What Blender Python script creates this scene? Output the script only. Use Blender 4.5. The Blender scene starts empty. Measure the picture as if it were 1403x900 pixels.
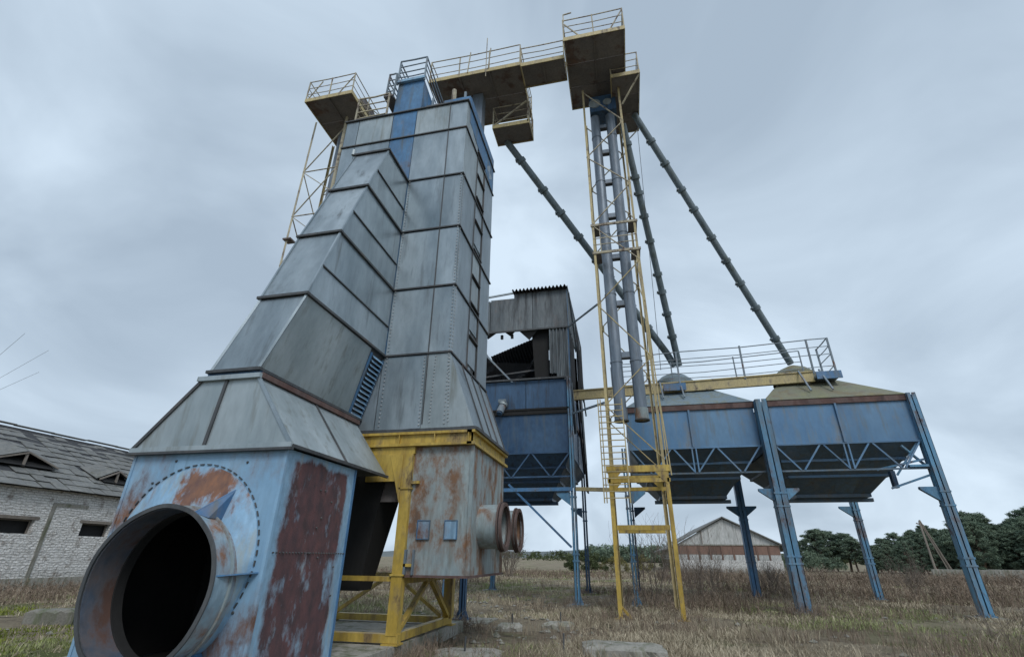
import bpy, bmesh, math, random
import numpy as np
from mathutils import Vector, Matrix
D=bpy.data; SC=bpy.context.scene; COL=SC.collection
R=math.radians
# ------------------------------------------------------------------ camera
cam=D.cameras.new('camera'); co=D.objects.new('camera',cam); COL.objects.link(co); SC.camera=co
f_,pi_,ro_,ya_=661.7,.44117,.0111,.22489
c_,s_=math.cos(ya_),math.sin(ya_)
fw=Vector((-s_*math.cos(pi_),c_*math.cos(pi_),math.sin(pi_))); rt=Vector((c_,s_,0)); up=rt.cross(fw)
r2=rt*math.cos(ro_)+up*math.sin(ro_); u2=up*math.cos(ro_)-rt*math.sin(ro_)
M=Matrix((r2,u2,-fw)).transposed().to_4x4(); M.translation=Vector((0,0,1.6)); co.matrix_world=M
cam.sensor_width=36; cam.sensor_fit='HORIZONTAL'; cam.lens=f_/1403*36; cam.clip_start=.05; cam.clip_end=6000
# ------------------------------------------------------------------ world: overcast sky
SUN_EL,SUN_AZ=R(46),R(152)      # azimuth of the sun measured clockwise from +Y
w=D.worlds.new('World'); SC.world=w; w.use_nodes=True; nt=w.node_tree; nt.nodes.clear()
def wn(t,**k):
    n=nt.nodes.new(t)
    for a,b in k.items(): setattr(n,a,b)
    return n
sky=wn('ShaderNodeTexSky',sky_type='NISHITA',sun_disc=False,sun_elevation=SUN_EL,sun_rotation=SUN_AZ,dust_density=3.0)
bg1=wn('ShaderNodeBackground'); bg1.inputs[1].default_value=.06; nt.links.new(sky.outputs[0],bg1.inputs[0])
tc=wn('ShaderNodeTexCoord'); sep=wn('ShaderNodeSeparateXYZ'); nt.links.new(tc.outputs['Generated'],sep.inputs[0])
def wm(op,a,b=None,clamp=False):
    n=wn('ShaderNodeMath',operation=op,use_clamp=clamp)
    for i,v in enumerate((a,b)):
        if v is None: continue
        if isinstance(v,(int,float)): n.inputs[i].default_value=v
        else: nt.links.new(v,n.inputs[i])
    return n.outputs[0]
zz=wm('ADD',wm('MAXIMUM',sep.outputs[2],0.0),.5)
cb=wn('ShaderNodeCombineXYZ'); nt.links.new(wm('DIVIDE',sep.outputs[0],zz),cb.inputs[0]); nt.links.new(wm('DIVIDE',sep.outputs[1],zz),cb.inputs[1])
n1=wn('ShaderNodeTexNoise'); n1.inputs['Scale'].default_value=1.9; n1.inputs['Detail'].default_value=6; n1.inputs['Roughness'].default_value=.5; n1.inputs['Distortion'].default_value=.5
mp=wn('ShaderNodeMapping'); mp.inputs['Location'].default_value=(5.3,2.2,1); nt.links.new(cb.outputs[0],mp.inputs[0]); nt.links.new(mp.outputs[0],n1.inputs[0])
rp=wn('ShaderNodeValToRGB'); nt.links.new(n1.outputs[0],rp.inputs[0])
e=rp.color_ramp.elements; e[0].position=.33; e[0].color=(.31,.385,.47,1); e[1].position=.65; e[1].color=(.55,.655,.76,1)
m=e.new(.5); m.color=(.425,.515,.61,1)
bg2=wn('ShaderNodeBackground'); nt.links.new(rp.outputs[0],bg2.inputs[0]); bg2.inputs[1].default_value=1.22
mx=wn('ShaderNodeMixShader'); mx.inputs[0].default_value=.9; nt.links.new(bg1.outputs[0],mx.inputs[1]); nt.links.new(bg2.outputs[0],mx.inputs[2])
wo=wn('ShaderNodeOutputWorld'); nt.links.new(mx.outputs[0],wo.inputs[0])
sl=D.lights.new('sun','SUN'); sl.energy=1.3; sl.angle=R(22); sl.color=(1,.98,.95)
so=D.objects.new('sun',sl); COL.objects.link(so)
sd=Vector((math.sin(SUN_AZ)*math.cos(SUN_EL),math.cos(SUN_AZ)*math.cos(SUN_EL),math.sin(SUN_EL)))
so.rotation_euler=sd.to_track_quat('Z','Y').to_euler(); so.location=(0,-10,40)
SC.view_settings.view_transform='Standard'; SC.view_settings.look='None'; SC.view_settings.exposure=0.2; SC.view_settings.gamma=1
rnd=random.Random(7)
# ------------------------------------------------------------------ materials
MATS={}
def mat(name,c1,c2,scale=2.0,streak=.25,rough=.6,metal=0.0,rust=None,ramt=0.0,rscale=1.2,bump=.15,bscale=40,vary=.12,fine=.25,dirt=None,damt=.4,regions=None):
    m=D.materials.new(name); m.use_nodes=True; t=m.node_tree; N=t.nodes; L=t.links
    b=N['Principled BSDF']
    def nd(ty,**k):
        n=N.new(ty)
        for a,v in k.items(): setattr(n,a,v)
        return n
    def lk(a,bb): L.new(a,bb)
    tcn=nd('ShaderNodeTexCoord'); mpn=nd('ShaderNodeMapping'); lk(tcn.outputs['Object'],mpn.inputs[0]); mpn.inputs['Scale'].default_value=(1,1,streak)
    oi=nd('ShaderNodeObjectInfo')
    ad=nd('ShaderNodeVectorMath',operation='SCALE'); ad.inputs[3].default_value=0
    # offset the pattern per object
    of=nd('ShaderNodeMath',operation='MULTIPLY'); lk(oi.outputs['Random'],of.inputs[0]); of.inputs[1].default_value=7.0 if vary>0 else 0
    cbn=nd('ShaderNodeCombineXYZ'); lk(of.outputs[0],cbn.inputs[0]); lk(of.outputs[0],cbn.inputs[2])
    va=nd('ShaderNodeVectorMath',operation='ADD'); lk(mpn.outputs[0],va.inputs[0]); lk(cbn.outputs[0],va.inputs[1])
    def noise(sc,vec,det=6,ro=.6):
        n=nd('ShaderNodeTexNoise'); n.inputs['Scale'].default_value=sc; n.inputs['Detail'].default_value=det; n.inputs['Roughness'].default_value=ro; lk(vec,n.inputs[0]); return n.outputs[0]
    def rampf(src,a,bb):
        n=nd('ShaderNodeMapRange'); n.inputs[1].default_value=a; n.inputs[2].default_value=bb; lk(src,n.inputs[0]); return n.outputs[0]
    def mixc(f,a,bb,bt='MIX'):
        n=nd('ShaderNodeMixRGB',blend_type=bt)
        for i,v in enumerate((f,a,bb)):
            if isinstance(v,(int,float)): n.inputs[i].default_value=v
            elif isinstance(v,tuple): n.inputs[i].default_value=(*v,1)
            else: lk(v,n.inputs[i])
        return n.outputs[0]
    nA=noise(scale,va.outputs[0]); col=mixc(rampf(nA,.32,.68),c1,c2)
    nB=noise(scale*9,va.outputs[0],3); f2=rampf(nB,.25,.75)
    mulv=nd('ShaderNodeMapRange'); mulv.inputs[3].default_value=1-fine; mulv.inputs[4].default_value=1+fine; lk(nB,mulv.inputs[0]); mulv.inputs[1].default_value=.2; mulv.inputs[2].default_value=.8
    cc=nd('ShaderNodeCombineXYZ')
    for i in range(3): lk(mulv.outputs[0],cc.inputs[i])
    col=mixc(1.0,col,cc.outputs[0],'MULTIPLY')
    if dirt:
        vd=nd('ShaderNodeMapping'); lk(tcn.outputs['Object'],vd.inputs[0]); vd.inputs['Scale'].default_value=(1,1,.12); vd.inputs['Location'].default_value=(4,2,1)
        dn=noise(4.5,vd.outputs[0],5,.65); col=mixc(rampf(dn,.62-damt*.25,.80-damt*.2),col,dirt)
    rgh=rampf(nB,-.6,1.6)
    rr=nd('ShaderNodeMapRange'); lk(nA,rr.inputs[0]); rr.inputs[1].default_value=.3; rr.inputs[2].default_value=.7; rr.inputs[3].default_value=max(0,rough-.12); rr.inputs[4].default_value=min(1,rough+.12)
    rout=rr.outputs[0]; mout=None
    if rust:
        vr=nd('ShaderNodeMapping'); lk(tcn.outputs['Object'],vr.inputs[0]); vr.inputs['Scale'].default_value=(1,1,.55); vr.inputs['Location'].default_value=(9,5,3)
        rn=noise(rscale,vr.outputs[0],9,.68)
        if regions: rn=regions(nd,lk,tcn.outputs['Object'],rn)
        halo=nd('ShaderNodeMath',operation='MULTIPLY',use_clamp=True); lk(rampf(rn,.57-ramt*.35,.67-ramt*.35),halo.inputs[0]); halo.inputs[1].default_value=.38
        col=mixc(halo.outputs[0],col,tuple(x*.55+.11 for x in rust[0]))
        msk=rampf(rn,.65-ramt*.35,.735-ramt*.33)
        mk=nd('ShaderNodeMath',operation='MULTIPLY',use_clamp=True); lk(msk,mk.inputs[0]); mk.inputs[1].default_value=.92
        rc=mixc(rampf(noise(rscale*2.6,vr.outputs[0],7),.35,.65),rust[0],rust[1])
        col=mixc(mk.outputs[0],col,rc)
        q=nd('ShaderNodeMapRange'); lk(mk.outputs[0],q.inputs[0]); lk(rout,q.inputs[3]); q.inputs[4].default_value=.85; rout=q.outputs[0]
        if metal>0:
            q2=nd('ShaderNodeMapRange'); lk(mk.outputs[0],q2.inputs[0]); q2.inputs[3].default_value=metal; q2.inputs[4].default_value=0; mout=q2.outputs[0]
    if vary>0:
        vv=nd('ShaderNodeMapRange'); lk(oi.outputs['Random'],vv.inputs[0]); vv.inputs[3].default_value=1-vary; vv.inputs[4].default_value=1+vary
        c3=nd('ShaderNodeCombineXYZ')
        for i in range(3): lk(vv.outputs[0],c3.inputs[i])
        col=mixc(1.0,col,c3.outputs[0],'MULTIPLY')
    lk(col,b.inputs['Base Color']); lk(rout,b.inputs['Roughness'])
    if mout: lk(mout,b.inputs['Metallic'])
    else: b.inputs['Metallic'].default_value=metal
    if bump>0:
        bn=nd('ShaderNodeBump'); bn.inputs['Strength'].default_value=bump; bn.inputs['Distance'].default_value=.02
        hn=noise(bscale,tcn.outputs['Object'],4); lk(hn,bn.inputs['Height']); lk(bn.outputs[0],b.inputs['Normal'])
    MATS[name]=m; return m
RUST=((.20,.085,.035),(.09,.04,.025)); MAROON=((.115,.032,.028),(.06,.022,.022))
galv=mat('galvanised sheet',(.155,.20,.23),(.37,.43,.47),scale=.75,streak=.35,rough=.40,metal=.55,bump=.07,vary=.12,dirt=(.14,.16,.17),damt=.2,fine=.15)
galvp=mat('pale galvanised sheet',(.25,.30,.32),(.42,.475,.50),scale=1.0,streak=.35,rough=.46,metal=.4,bump=.05,vary=.06,dirt=(.2,.21,.19),damt=.3,fine=.12)
galvd=mat('dark flange steel',(.05,.055,.06),(.10,.105,.11),rough=.6,metal=.3,bump=.1,rust=((.12,.075,.055),(.07,.05,.045)),ramt=.1)
rivet=mat('rivet zinc',(.55,.57,.58),(.40,.42,.43),rough=.45,metal=.4,bump=0)
blue=mat('sun bleached blue paint',(.19,.35,.52),(.27,.44,.60),scale=1.1,streak=.5,rough=.48,rust=RUST,ramt=.30,rscale=1.3,bump=.06,vary=.02,dirt=(.14,.24,.34),damt=.35,fine=.1)
bluem=mat('mid blue paint',(.045,.135,.28),(.08,.20,.36),scale=1.0,streak=.6,rough=.5,rust=((.16,.10,.07),(.08,.06,.05)),ramt=.12,bump=.06,vary=.10,dirt=(.10,.125,.14),damt=.5)
blued=mat('dark blue paint',(.028,.07,.14),(.05,.11,.20),scale=1.2,rough=.5,bump=.08,vary=.1,dirt=(.03,.035,.045),damt=.4)
bluel=mat('worn blue leg paint',(.07,.19,.33),(.12,.28,.42),scale=2.0,streak=.3,rough=.55,rust=((.12,.08,.07),(.07,.05,.05)),ramt=.28,rscale=2.2,bump=.1,vary=.12,dirt=(.12,.15,.17),damt=.5)
yel=mat('ochre yellow paint',(.42,.285,.05),(.52,.375,.085),scale=1.6,streak=.4,rough=.5,rust=((.14,.09,.05),(.07,.05,.03)),ramt=.16,rscale=3,bump=.08,vary=.06,dirt=(.25,.16,.04),damt=.55)
yelp=mat('faded yellow paint',(.48,.39,.18),(.36,.30,.17),scale=2,streak=.4,rough=.6,rust=((.16,.12,.09),(.10,.08,.07)),ramt=.22,rscale=3,bump=.08,vary=.15)
rail=mat('weathered railing paint',(.33,.30,.22),(.45,.40,.28),scale=3,rough=.65,rust=((.14,.09,.07),(.08,.06,.05)),ramt=.3,rscale=4,bump=.05,vary=.15)
railb=mat('grey blue railing paint',(.13,.17,.21),(.20,.25,.29),scale=3,rough=.6,rust=RUST,ramt=.15,rscale=4,bump=.05,vary=.15)
deckm=mat('rusty deck plate',(.12,.112,.115),(.19,.175,.17),scale=1.3,streak=1,rough=.8,rust=((.13,.08,.06),(.07,.045,.04)),ramt=.35,bump=.1,vary=.12)
rustp=mat('rust streaked pale steel',(.30,.36,.37),(.23,.29,.31),scale=1.6,streak=.3,rough=.6,rust=((.24,.115,.05),(.12,.07,.045)),ramt=.42,rscale=2.1,bump=.1,vary=.05,dirt=(.17,.17,.15),damt=.4)
inner=mat('sooty duct lining',(.10,.055,.04),(.05,.04,.04),scale=2,streak=1,rough=.85,rust=((.17,.09,.06),(.06,.04,.035)),ramt=.4,bump=.2,vary=0)
ductb=mat('stained duct lining',(.05,.10,.17),(.08,.075,.08),scale=1.1,streak=.8,rough=.75,rust=((.13,.065,.045),(.08,.045,.035)),ramt=.45,bump=.12,vary=0)
black=mat('black for shade and dark parts',(.012,.012,.013),(.02,.02,.02),rough=.9,bump=0,vary=0)  # plain black; the darkness inside openings is put into this colour
pipe=mat('blue grey pipe',(.12,.17,.21),(.17,.22,.25),scale=2,rough=.5,metal=.1,rust=RUST,ramt=.1,bump=.05,vary=.1)
piped=mat('greenish pipe paint',(.10,.14,.165),(.15,.19,.215),scale=2,rough=.55,bump=.08,vary=.1,dirt=(.07,.09,.08),damt=.5)
tubem=mat('elevator leg grey',(.15,.19,.24),(.21,.25,.30),scale=1.5,streak=.15,rough=.5,metal=.2,bump=.05,vary=.06,dirt=(.12,.13,.14),damt=.4)
corr=mat('corrugated zinc',(.11,.13,.145),(.22,.245,.26),scale=1.5,streak=.15,rough=.6,metal=.2,rust=RUST,ramt=.02,bump=.05,vary=.15,dirt=(.06,.065,.07),damt=.6)
corrd=mat('shade darkened corrugated sheet',(.022,.024,.028),(.045,.045,.048),scale=2,rough=.8,bump=.05,vary=.15)  # corrugated sheet darkened to hold the shade inside the shed
moss=mat('mossy roof sheet',(.20,.20,.11),(.16,.17,.13),scale=1.6,streak=1,rough=.8,rust=((.15,.13,.10),(.20,.17,.08)),ramt=.4,bump=.2,vary=.05)
roofb=mat('blue grey roof sheet',(.14,.20,.25),(.18,.23,.26),scale=1.6,rough=.6,bump=.08,vary=.05,dirt=(.17,.18,.13),damt=.5)
portm=mat('dark rusted port',(.06,.04,.036),(.10,.06,.05),scale=4,streak=1,rough=.85,rust=((.13,.06,.045),(.05,.035,.03)),ramt=.35,bump=.2,vary=.05)
trim=mat('rusty red trim',(.11,.055,.045),(.075,.05,.05),scale=3,streak=1,rough=.8,rust=((.16,.08,.06),(.06,.04,.04)),ramt=.4,bump=.15,vary=.05)
conc=mat('mossy concrete',(.24,.23,.20),(.33,.32,.29),scale=2,streak=1,rough=.9,bump=.5,bscale=25,vary=.12,dirt=(.11,.12,.07),damt=.6)
slate=mat('lichen asbestos slate',(.125,.13,.13),(.20,.20,.19),scale=2.5,streak=1,rough=.85,bump=.3,bscale=18,vary=.16,dirt=(.10,.10,.075),damt=.4)
wood=mat('grey weathered wood',(.16,.14,.12),(.24,.21,.18),scale=2,streak=.2,rough=.9,bump=.3,vary=.15)
plaster=mat('grey gable boards',(.42,.43,.42),(.52,.52,.51),scale=1,streak=.3,rough=.9,bump=.3,bscale=8,vary=.1,dirt=(.22,.22,.2),damt=.5)
redb=mat('red brick',(.20,.12,.09),(.16,.105,.085),scale=3,streak=1,rough=.9,bump=.4,bscale=20,vary=.2)
bark=mat('bark',(.09,.065,.05),(.14,.095,.065),scale=4,rough=.9,bump=.4,vary=.1)
twig=mat('bare twig',(.13,.105,.09),(.19,.155,.125),scale=3,rough=.9,bump=0,vary=.15)
def peel(nd,lk,obj,rn):
    # maroon primer showing wherever the blue has peeled off the middle of the side sheet
    sp=nd('ShaderNodeSeparateXYZ'); lk(obj,sp.inputs[0])
    def mth(op,a,b):
        n=nd('ShaderNodeMath',operation=op)
        for i,v in enumerate((a,b)):
            if isinstance(v,(int,float)): n.inputs[i].default_value=v
            else: lk(v,n.inputs[i])
        return n.outputs[0]
    y,z=sp.outputs[1],sp.outputs[2]
    d=mth('MINIMUM',mth('SUBTRACT',y,.10),mth('SUBTRACT',1.70,y)); d=mth('MINIMUM',d,mth('SUBTRACT',2.66,z))
    d=mth('MINIMUM',mth('MULTIPLY',d,1.9),.22)
    return mth('ADD',mth('MULTIPLY',rn,.8),mth('ADD',d,.015))
peelm=mat('peeling blue over maroon primer',(.19,.33,.48),(.27,.42,.54),scale=1.5,streak=.5,rough=.55,rust=((.125,.043,.038),(.05,.02,.019)),ramt=.35,rscale=2.6,bump=.2,vary=0,regions=peel,dirt=(.36,.36,.32),damt=.25)
def rtop(nd,lk,obj,rn):
    sp=nd('ShaderNodeSeparateXYZ'); lk(obj,sp.inputs[0])
    def mth(op,a,b=0,cl=False):
        n=nd('ShaderNodeMath',operation=op,use_clamp=cl)
        for i,v in enumerate((a,b)):
            if isinstance(v,(int,float)): n.inputs[i].default_value=v
            else: lk(v,n.inputs[i])
        return n.outputs[0]
    x,z=sp.outputs[0],sp.outputs[2]
    dx=mth('ADD',x,1.0); dz=mth('SUBTRACT',z,2.2)
    d=mth('SQRT',mth('ADD',mth('MULTIPLY',dx,dx),mth('MULTIPLY',mth('MULTIPLY',dz,dz),3.0)))
    g=mth('SUBTRACT',.15,mth('MULTIPLY',d,.24)); g=mth('MAXIMUM',g,-.08)
    return mth('ADD',rn,g)
blueplate=mat('blue plate with rust blooms',(.20,.36,.53),(.27,.44,.60),scale=1.1,streak=.5,rough=.5,rust=((.27,.115,.05),(.13,.06,.04)),ramt=.38,rscale=3.4,bump=.08,vary=0,regions=rtop,dirt=(.33,.36,.32),damt=.3)
def leafmat(name,c1,c2,sc=.6):
    m=D.materials.new(name); m.use_nodes=True; t=m.node_tree; b=t.nodes['Principled BSDF']
    g=t.nodes.new('ShaderNodeNewGeometry'); n=t.nodes.new('ShaderNodeTexNoise'); n.inputs['Scale'].default_value=sc; n.inputs['Detail'].default_value=5
    t.links.new(g.outputs['Position'],n.inputs[0]); ma=t.nodes.new('ShaderNodeMath'); ma.operation='MULTIPLY'; ma.inputs[1].default_value=.45
    t.links.new(g.outputs['Random Per Island'],ma.inputs[0]); ad=t.nodes.new('ShaderNodeMath'); ad.operation='ADD'; t.links.new(ma.outputs[0],ad.inputs[0]); t.links.new(n.outputs[0],ad.inputs[1])
    mr=t.nodes.new('ShaderNodeMapRange'); mr.inputs[1].default_value=.45; mr.inputs[2].default_value=1.0; t.links.new(ad.outputs[0],mr.inputs[0])
    mi=t.nodes.new('ShaderNodeMixRGB'); t.links.new(mr.outputs[0],mi.inputs[0]); mi.inputs[1].default_value=(*c1,1); mi.inputs[2].default_value=(*c2,1)
    t.links.new(mi.outputs[0],b.inputs['Base Color']); b.inputs['Roughness'].default_value=.85; b.inputs['Specular IOR Level'].default_value=.15
    return m
pine_l=leafmat('pine needles',(.095,.14,.105),(.19,.24,.165),.5)
bush_l=leafmat('bush leaves',(.045,.06,.028),(.10,.12,.055),.8)
yel_l=leafmat('yellowing leaves',(.13,.12,.05),(.22,.20,.08),.8)
dryg=leafmat('dry straw',(.21,.17,.12),(.58,.51,.38),.5)
grng=leafmat('green grass',(.16,.185,.075),(.38,.41,.20),.6)
brushm=leafmat('grey brown brush',(.13,.10,.075),(.30,.235,.18),.4)
mossg=leafmat('moss green grass',(.11,.14,.025),(.24,.27,.06),.8)
# brick whitewash
def whitebrick():
    m=D.materials.new('whitewashed brick'); m.use_nodes=True; t=m.node_tree; N=t.nodes; L=t.links; b=N['Principled BSDF']
    tc=N.new('ShaderNodeTexCoord'); sp=N.new('ShaderNodeSeparateXYZ'); L.new(tc.outputs['Object'],sp.inputs[0])
    cb=N.new('ShaderNodeCombineXYZ'); ax=N.new('ShaderNodeMath'); ax.operation='ADD'; L.new(sp.outputs[0],ax.inputs[0]); L.new(sp.outputs[1],ax.inputs[1]); L.new(ax.outputs[0],cb.inputs[0]); L.new(sp.outputs[2],cb.inputs[1])
    wn_=N.new('ShaderNodeTexNoise'); wn_.inputs['Scale'].default_value=3.5; wn_.inputs['Detail'].default_value=4; L.new(cb.outputs[0],wn_.inputs[0]); ws=N.new('ShaderNodeVectorMath'); ws.operation='MULTIPLY_ADD'; L.new(wn_.outputs['Color'],ws.inputs[0]); ws.inputs[1].default_value=(.35,.16,0); L.new(cb.outputs[0],ws.inputs[2])
    br=N.new('ShaderNodeTexBrick'); L.new(ws.outputs[0],br.inputs[0]); br.inputs['Scale'].default_value=1.0; br.inputs['Brick Width'].default_value=.30; br.inputs['Row Height'].default_value=.11; br.inputs['Mortar Size'].default_value=.014; br.inputs['Mortar Smooth'].default_value=.4
    br.inputs['Color1'].default_value=(.74,.73,.71,1); br.inputs['Color2'].default_value=(.86,.85,.83,1); br.inputs['Mortar'].default_value=(.58,.57,.55,1)
    n=N.new('ShaderNodeTexNoise'); n.inputs['Scale'].default_value=2.2; n.inputs['Detail'].default_value=8; n.inputs['Roughness'].default_value=.7; L.new(tc.outputs['Object'],n.inputs[0])
    mr=N.new('ShaderNodeMapRange'); mr.inputs[1].default_value=.55; mr.inputs[2].default_value=.66; L.new(n.outputs[0],mr.inputs[0])
    mi=N.new('ShaderNodeMixRGB'); L.new(mr.outputs[0],mi.inputs[0]); L.new(br.outputs[0],mi.inputs[1]); mi.inputs[2].default_value=(.30,.26,.23,1)
    pm=N.new('ShaderNodeMapping'); pm.inputs['Scale'].default_value=(3.2,8.5,1); L.new(ws.outputs[0],pm.inputs[0]); pk=N.new('ShaderNodeTexNoise'); pk.inputs['Scale'].default_value=1.0; pk.inputs['Detail'].default_value=5; pk.inputs['Roughness'].default_value=.6; L.new(pm.outputs[0],pk.inputs[0])
    pr=N.new('ShaderNodeMapRange'); pr.inputs[1].default_value=.52; pr.inputs[2].default_value=.66; pr.inputs[4].default_value=.75; L.new(pk.outputs[0],pr.inputs[0]); mj=N.new('ShaderNodeMixRGB'); L.new(pr.outputs[0],mj.inputs[0]); L.new(mi.outputs[0],mj.inputs[1]); mj.inputs[2].default_value=(.42,.415,.40,1); mi=mj
    # damp soil splash near the ground
    m2=N.new('ShaderNodeMapRange'); L.new(sp.outputs[2],m2.inputs[0]); m2.inputs[1].default_value=.9; m2.inputs[2].default_value=.2
    n2=N.new('ShaderNodeTexNoise'); n2.inputs['Scale'].default_value=1.5; L.new(tc.outputs['Object'],n2.inputs[0]); mu=N.new('ShaderNodeMath'); mu.operation='MULTIPLY'; L.new(m2.outputs[0],mu.inputs[0]); L.new(n2.outputs[0],mu.inputs[1])
    mi2=N.new('ShaderNodeMixRGB'); L.new(mu.outputs[0],mi2.inputs[0]); L.new(mi.outputs[0],mi2.inputs[1]); mi2.inputs[2].default_value=(.16,.15,.11,1)
    L.new(mi2.outputs[0],b.inputs['Base Color']); b.inputs['Roughness'].default_value=.9
    n3=N.new('ShaderNodeTexNoise'); n3.inputs['Scale'].default_value=9; n3.inputs['Detail'].default_value=6; L.new(tc.outputs['Object'],n3.inputs[0])
    ad=N.new('ShaderNodeMath'); ad.operation='SUBTRACT'; L.new(n3.outputs[0],ad.inputs[0]); L.new(br.outputs['Fac'],ad.inputs[1])
    bp=N.new('ShaderNodeBump'); bp.inputs['Strength'].default_value=.9; bp.inputs['Distance'].default_value=.12; L.new(ad.outputs[0],bp.inputs['Height']); L.new(bp.outputs[0],b.inputs['Normal'])
    return m
wbrick=whitebrick()
def groundmat():
    m=D.materials.new('rough dry field'); m.use_nodes=True; t=m.node_tree; N=t.nodes; L=t.links; b=N['Principled BSDF']
    g=N.new('ShaderNodeNewGeometry')
    def noise(s,d=8,r=.6):
        n=N.new('ShaderNodeTexNoise'); n.inputs['Scale'].default_value=s; n.inputs['Detail'].default_value=d; n.inputs['Roughness'].default_value=r; L.new(g.outputs['Position'],n.inputs[0]); return n.outputs[0]
    def rmp(s,a,bb):
        n=N.new('ShaderNodeMapRange'); n.inputs[1].default_value=a; n.inputs[2].default_value=bb; L.new(s,n.inputs[0]); return n.outputs[0]
    def mixc(f,a,bb):
        n=N.new('ShaderNodeMixRGB')
        for i,v in enumerate((f,a,bb)):
            if isinstance(v,tuple): n.inputs[i].default_value=(*v,1)
            else: L.new(v,n.inputs[i])
        return n.outputs[0]
    c=mixc(rmp(noise(6,8,.7),.3,.7),(.13,.105,.08),(.32,.27,.195))
    c=mixc(rmp(noise(.35,5),.44,.6),c,(.32,.275,.20))
    c=mixc(rmp(noise(.22,5),.52,.66),c,(.13,.145,.06))
    c=mixc(rmp(noise(.9,6),.58,.70),c,(.065,.052,.042))
    L.new(c,b.inputs['Base Color']); b.inputs['Roughness'].default_value=.95; b.inputs['Specular IOR Level'].default_value=.1
    bp=N.new('ShaderNodeBump'); bp.inputs['Strength'].default_value=.9; bp.inputs['Distance'].default_value=.12; L.new(noise(14,6,.7),bp.inputs['Height']); L.new(bp.outputs[0],b.inputs['Normal'])
    return m
gmat=groundmat()
hillm=leafmat('distant hill cover',(.12,.14,.145),(.16,.18,.18),.02)
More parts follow.
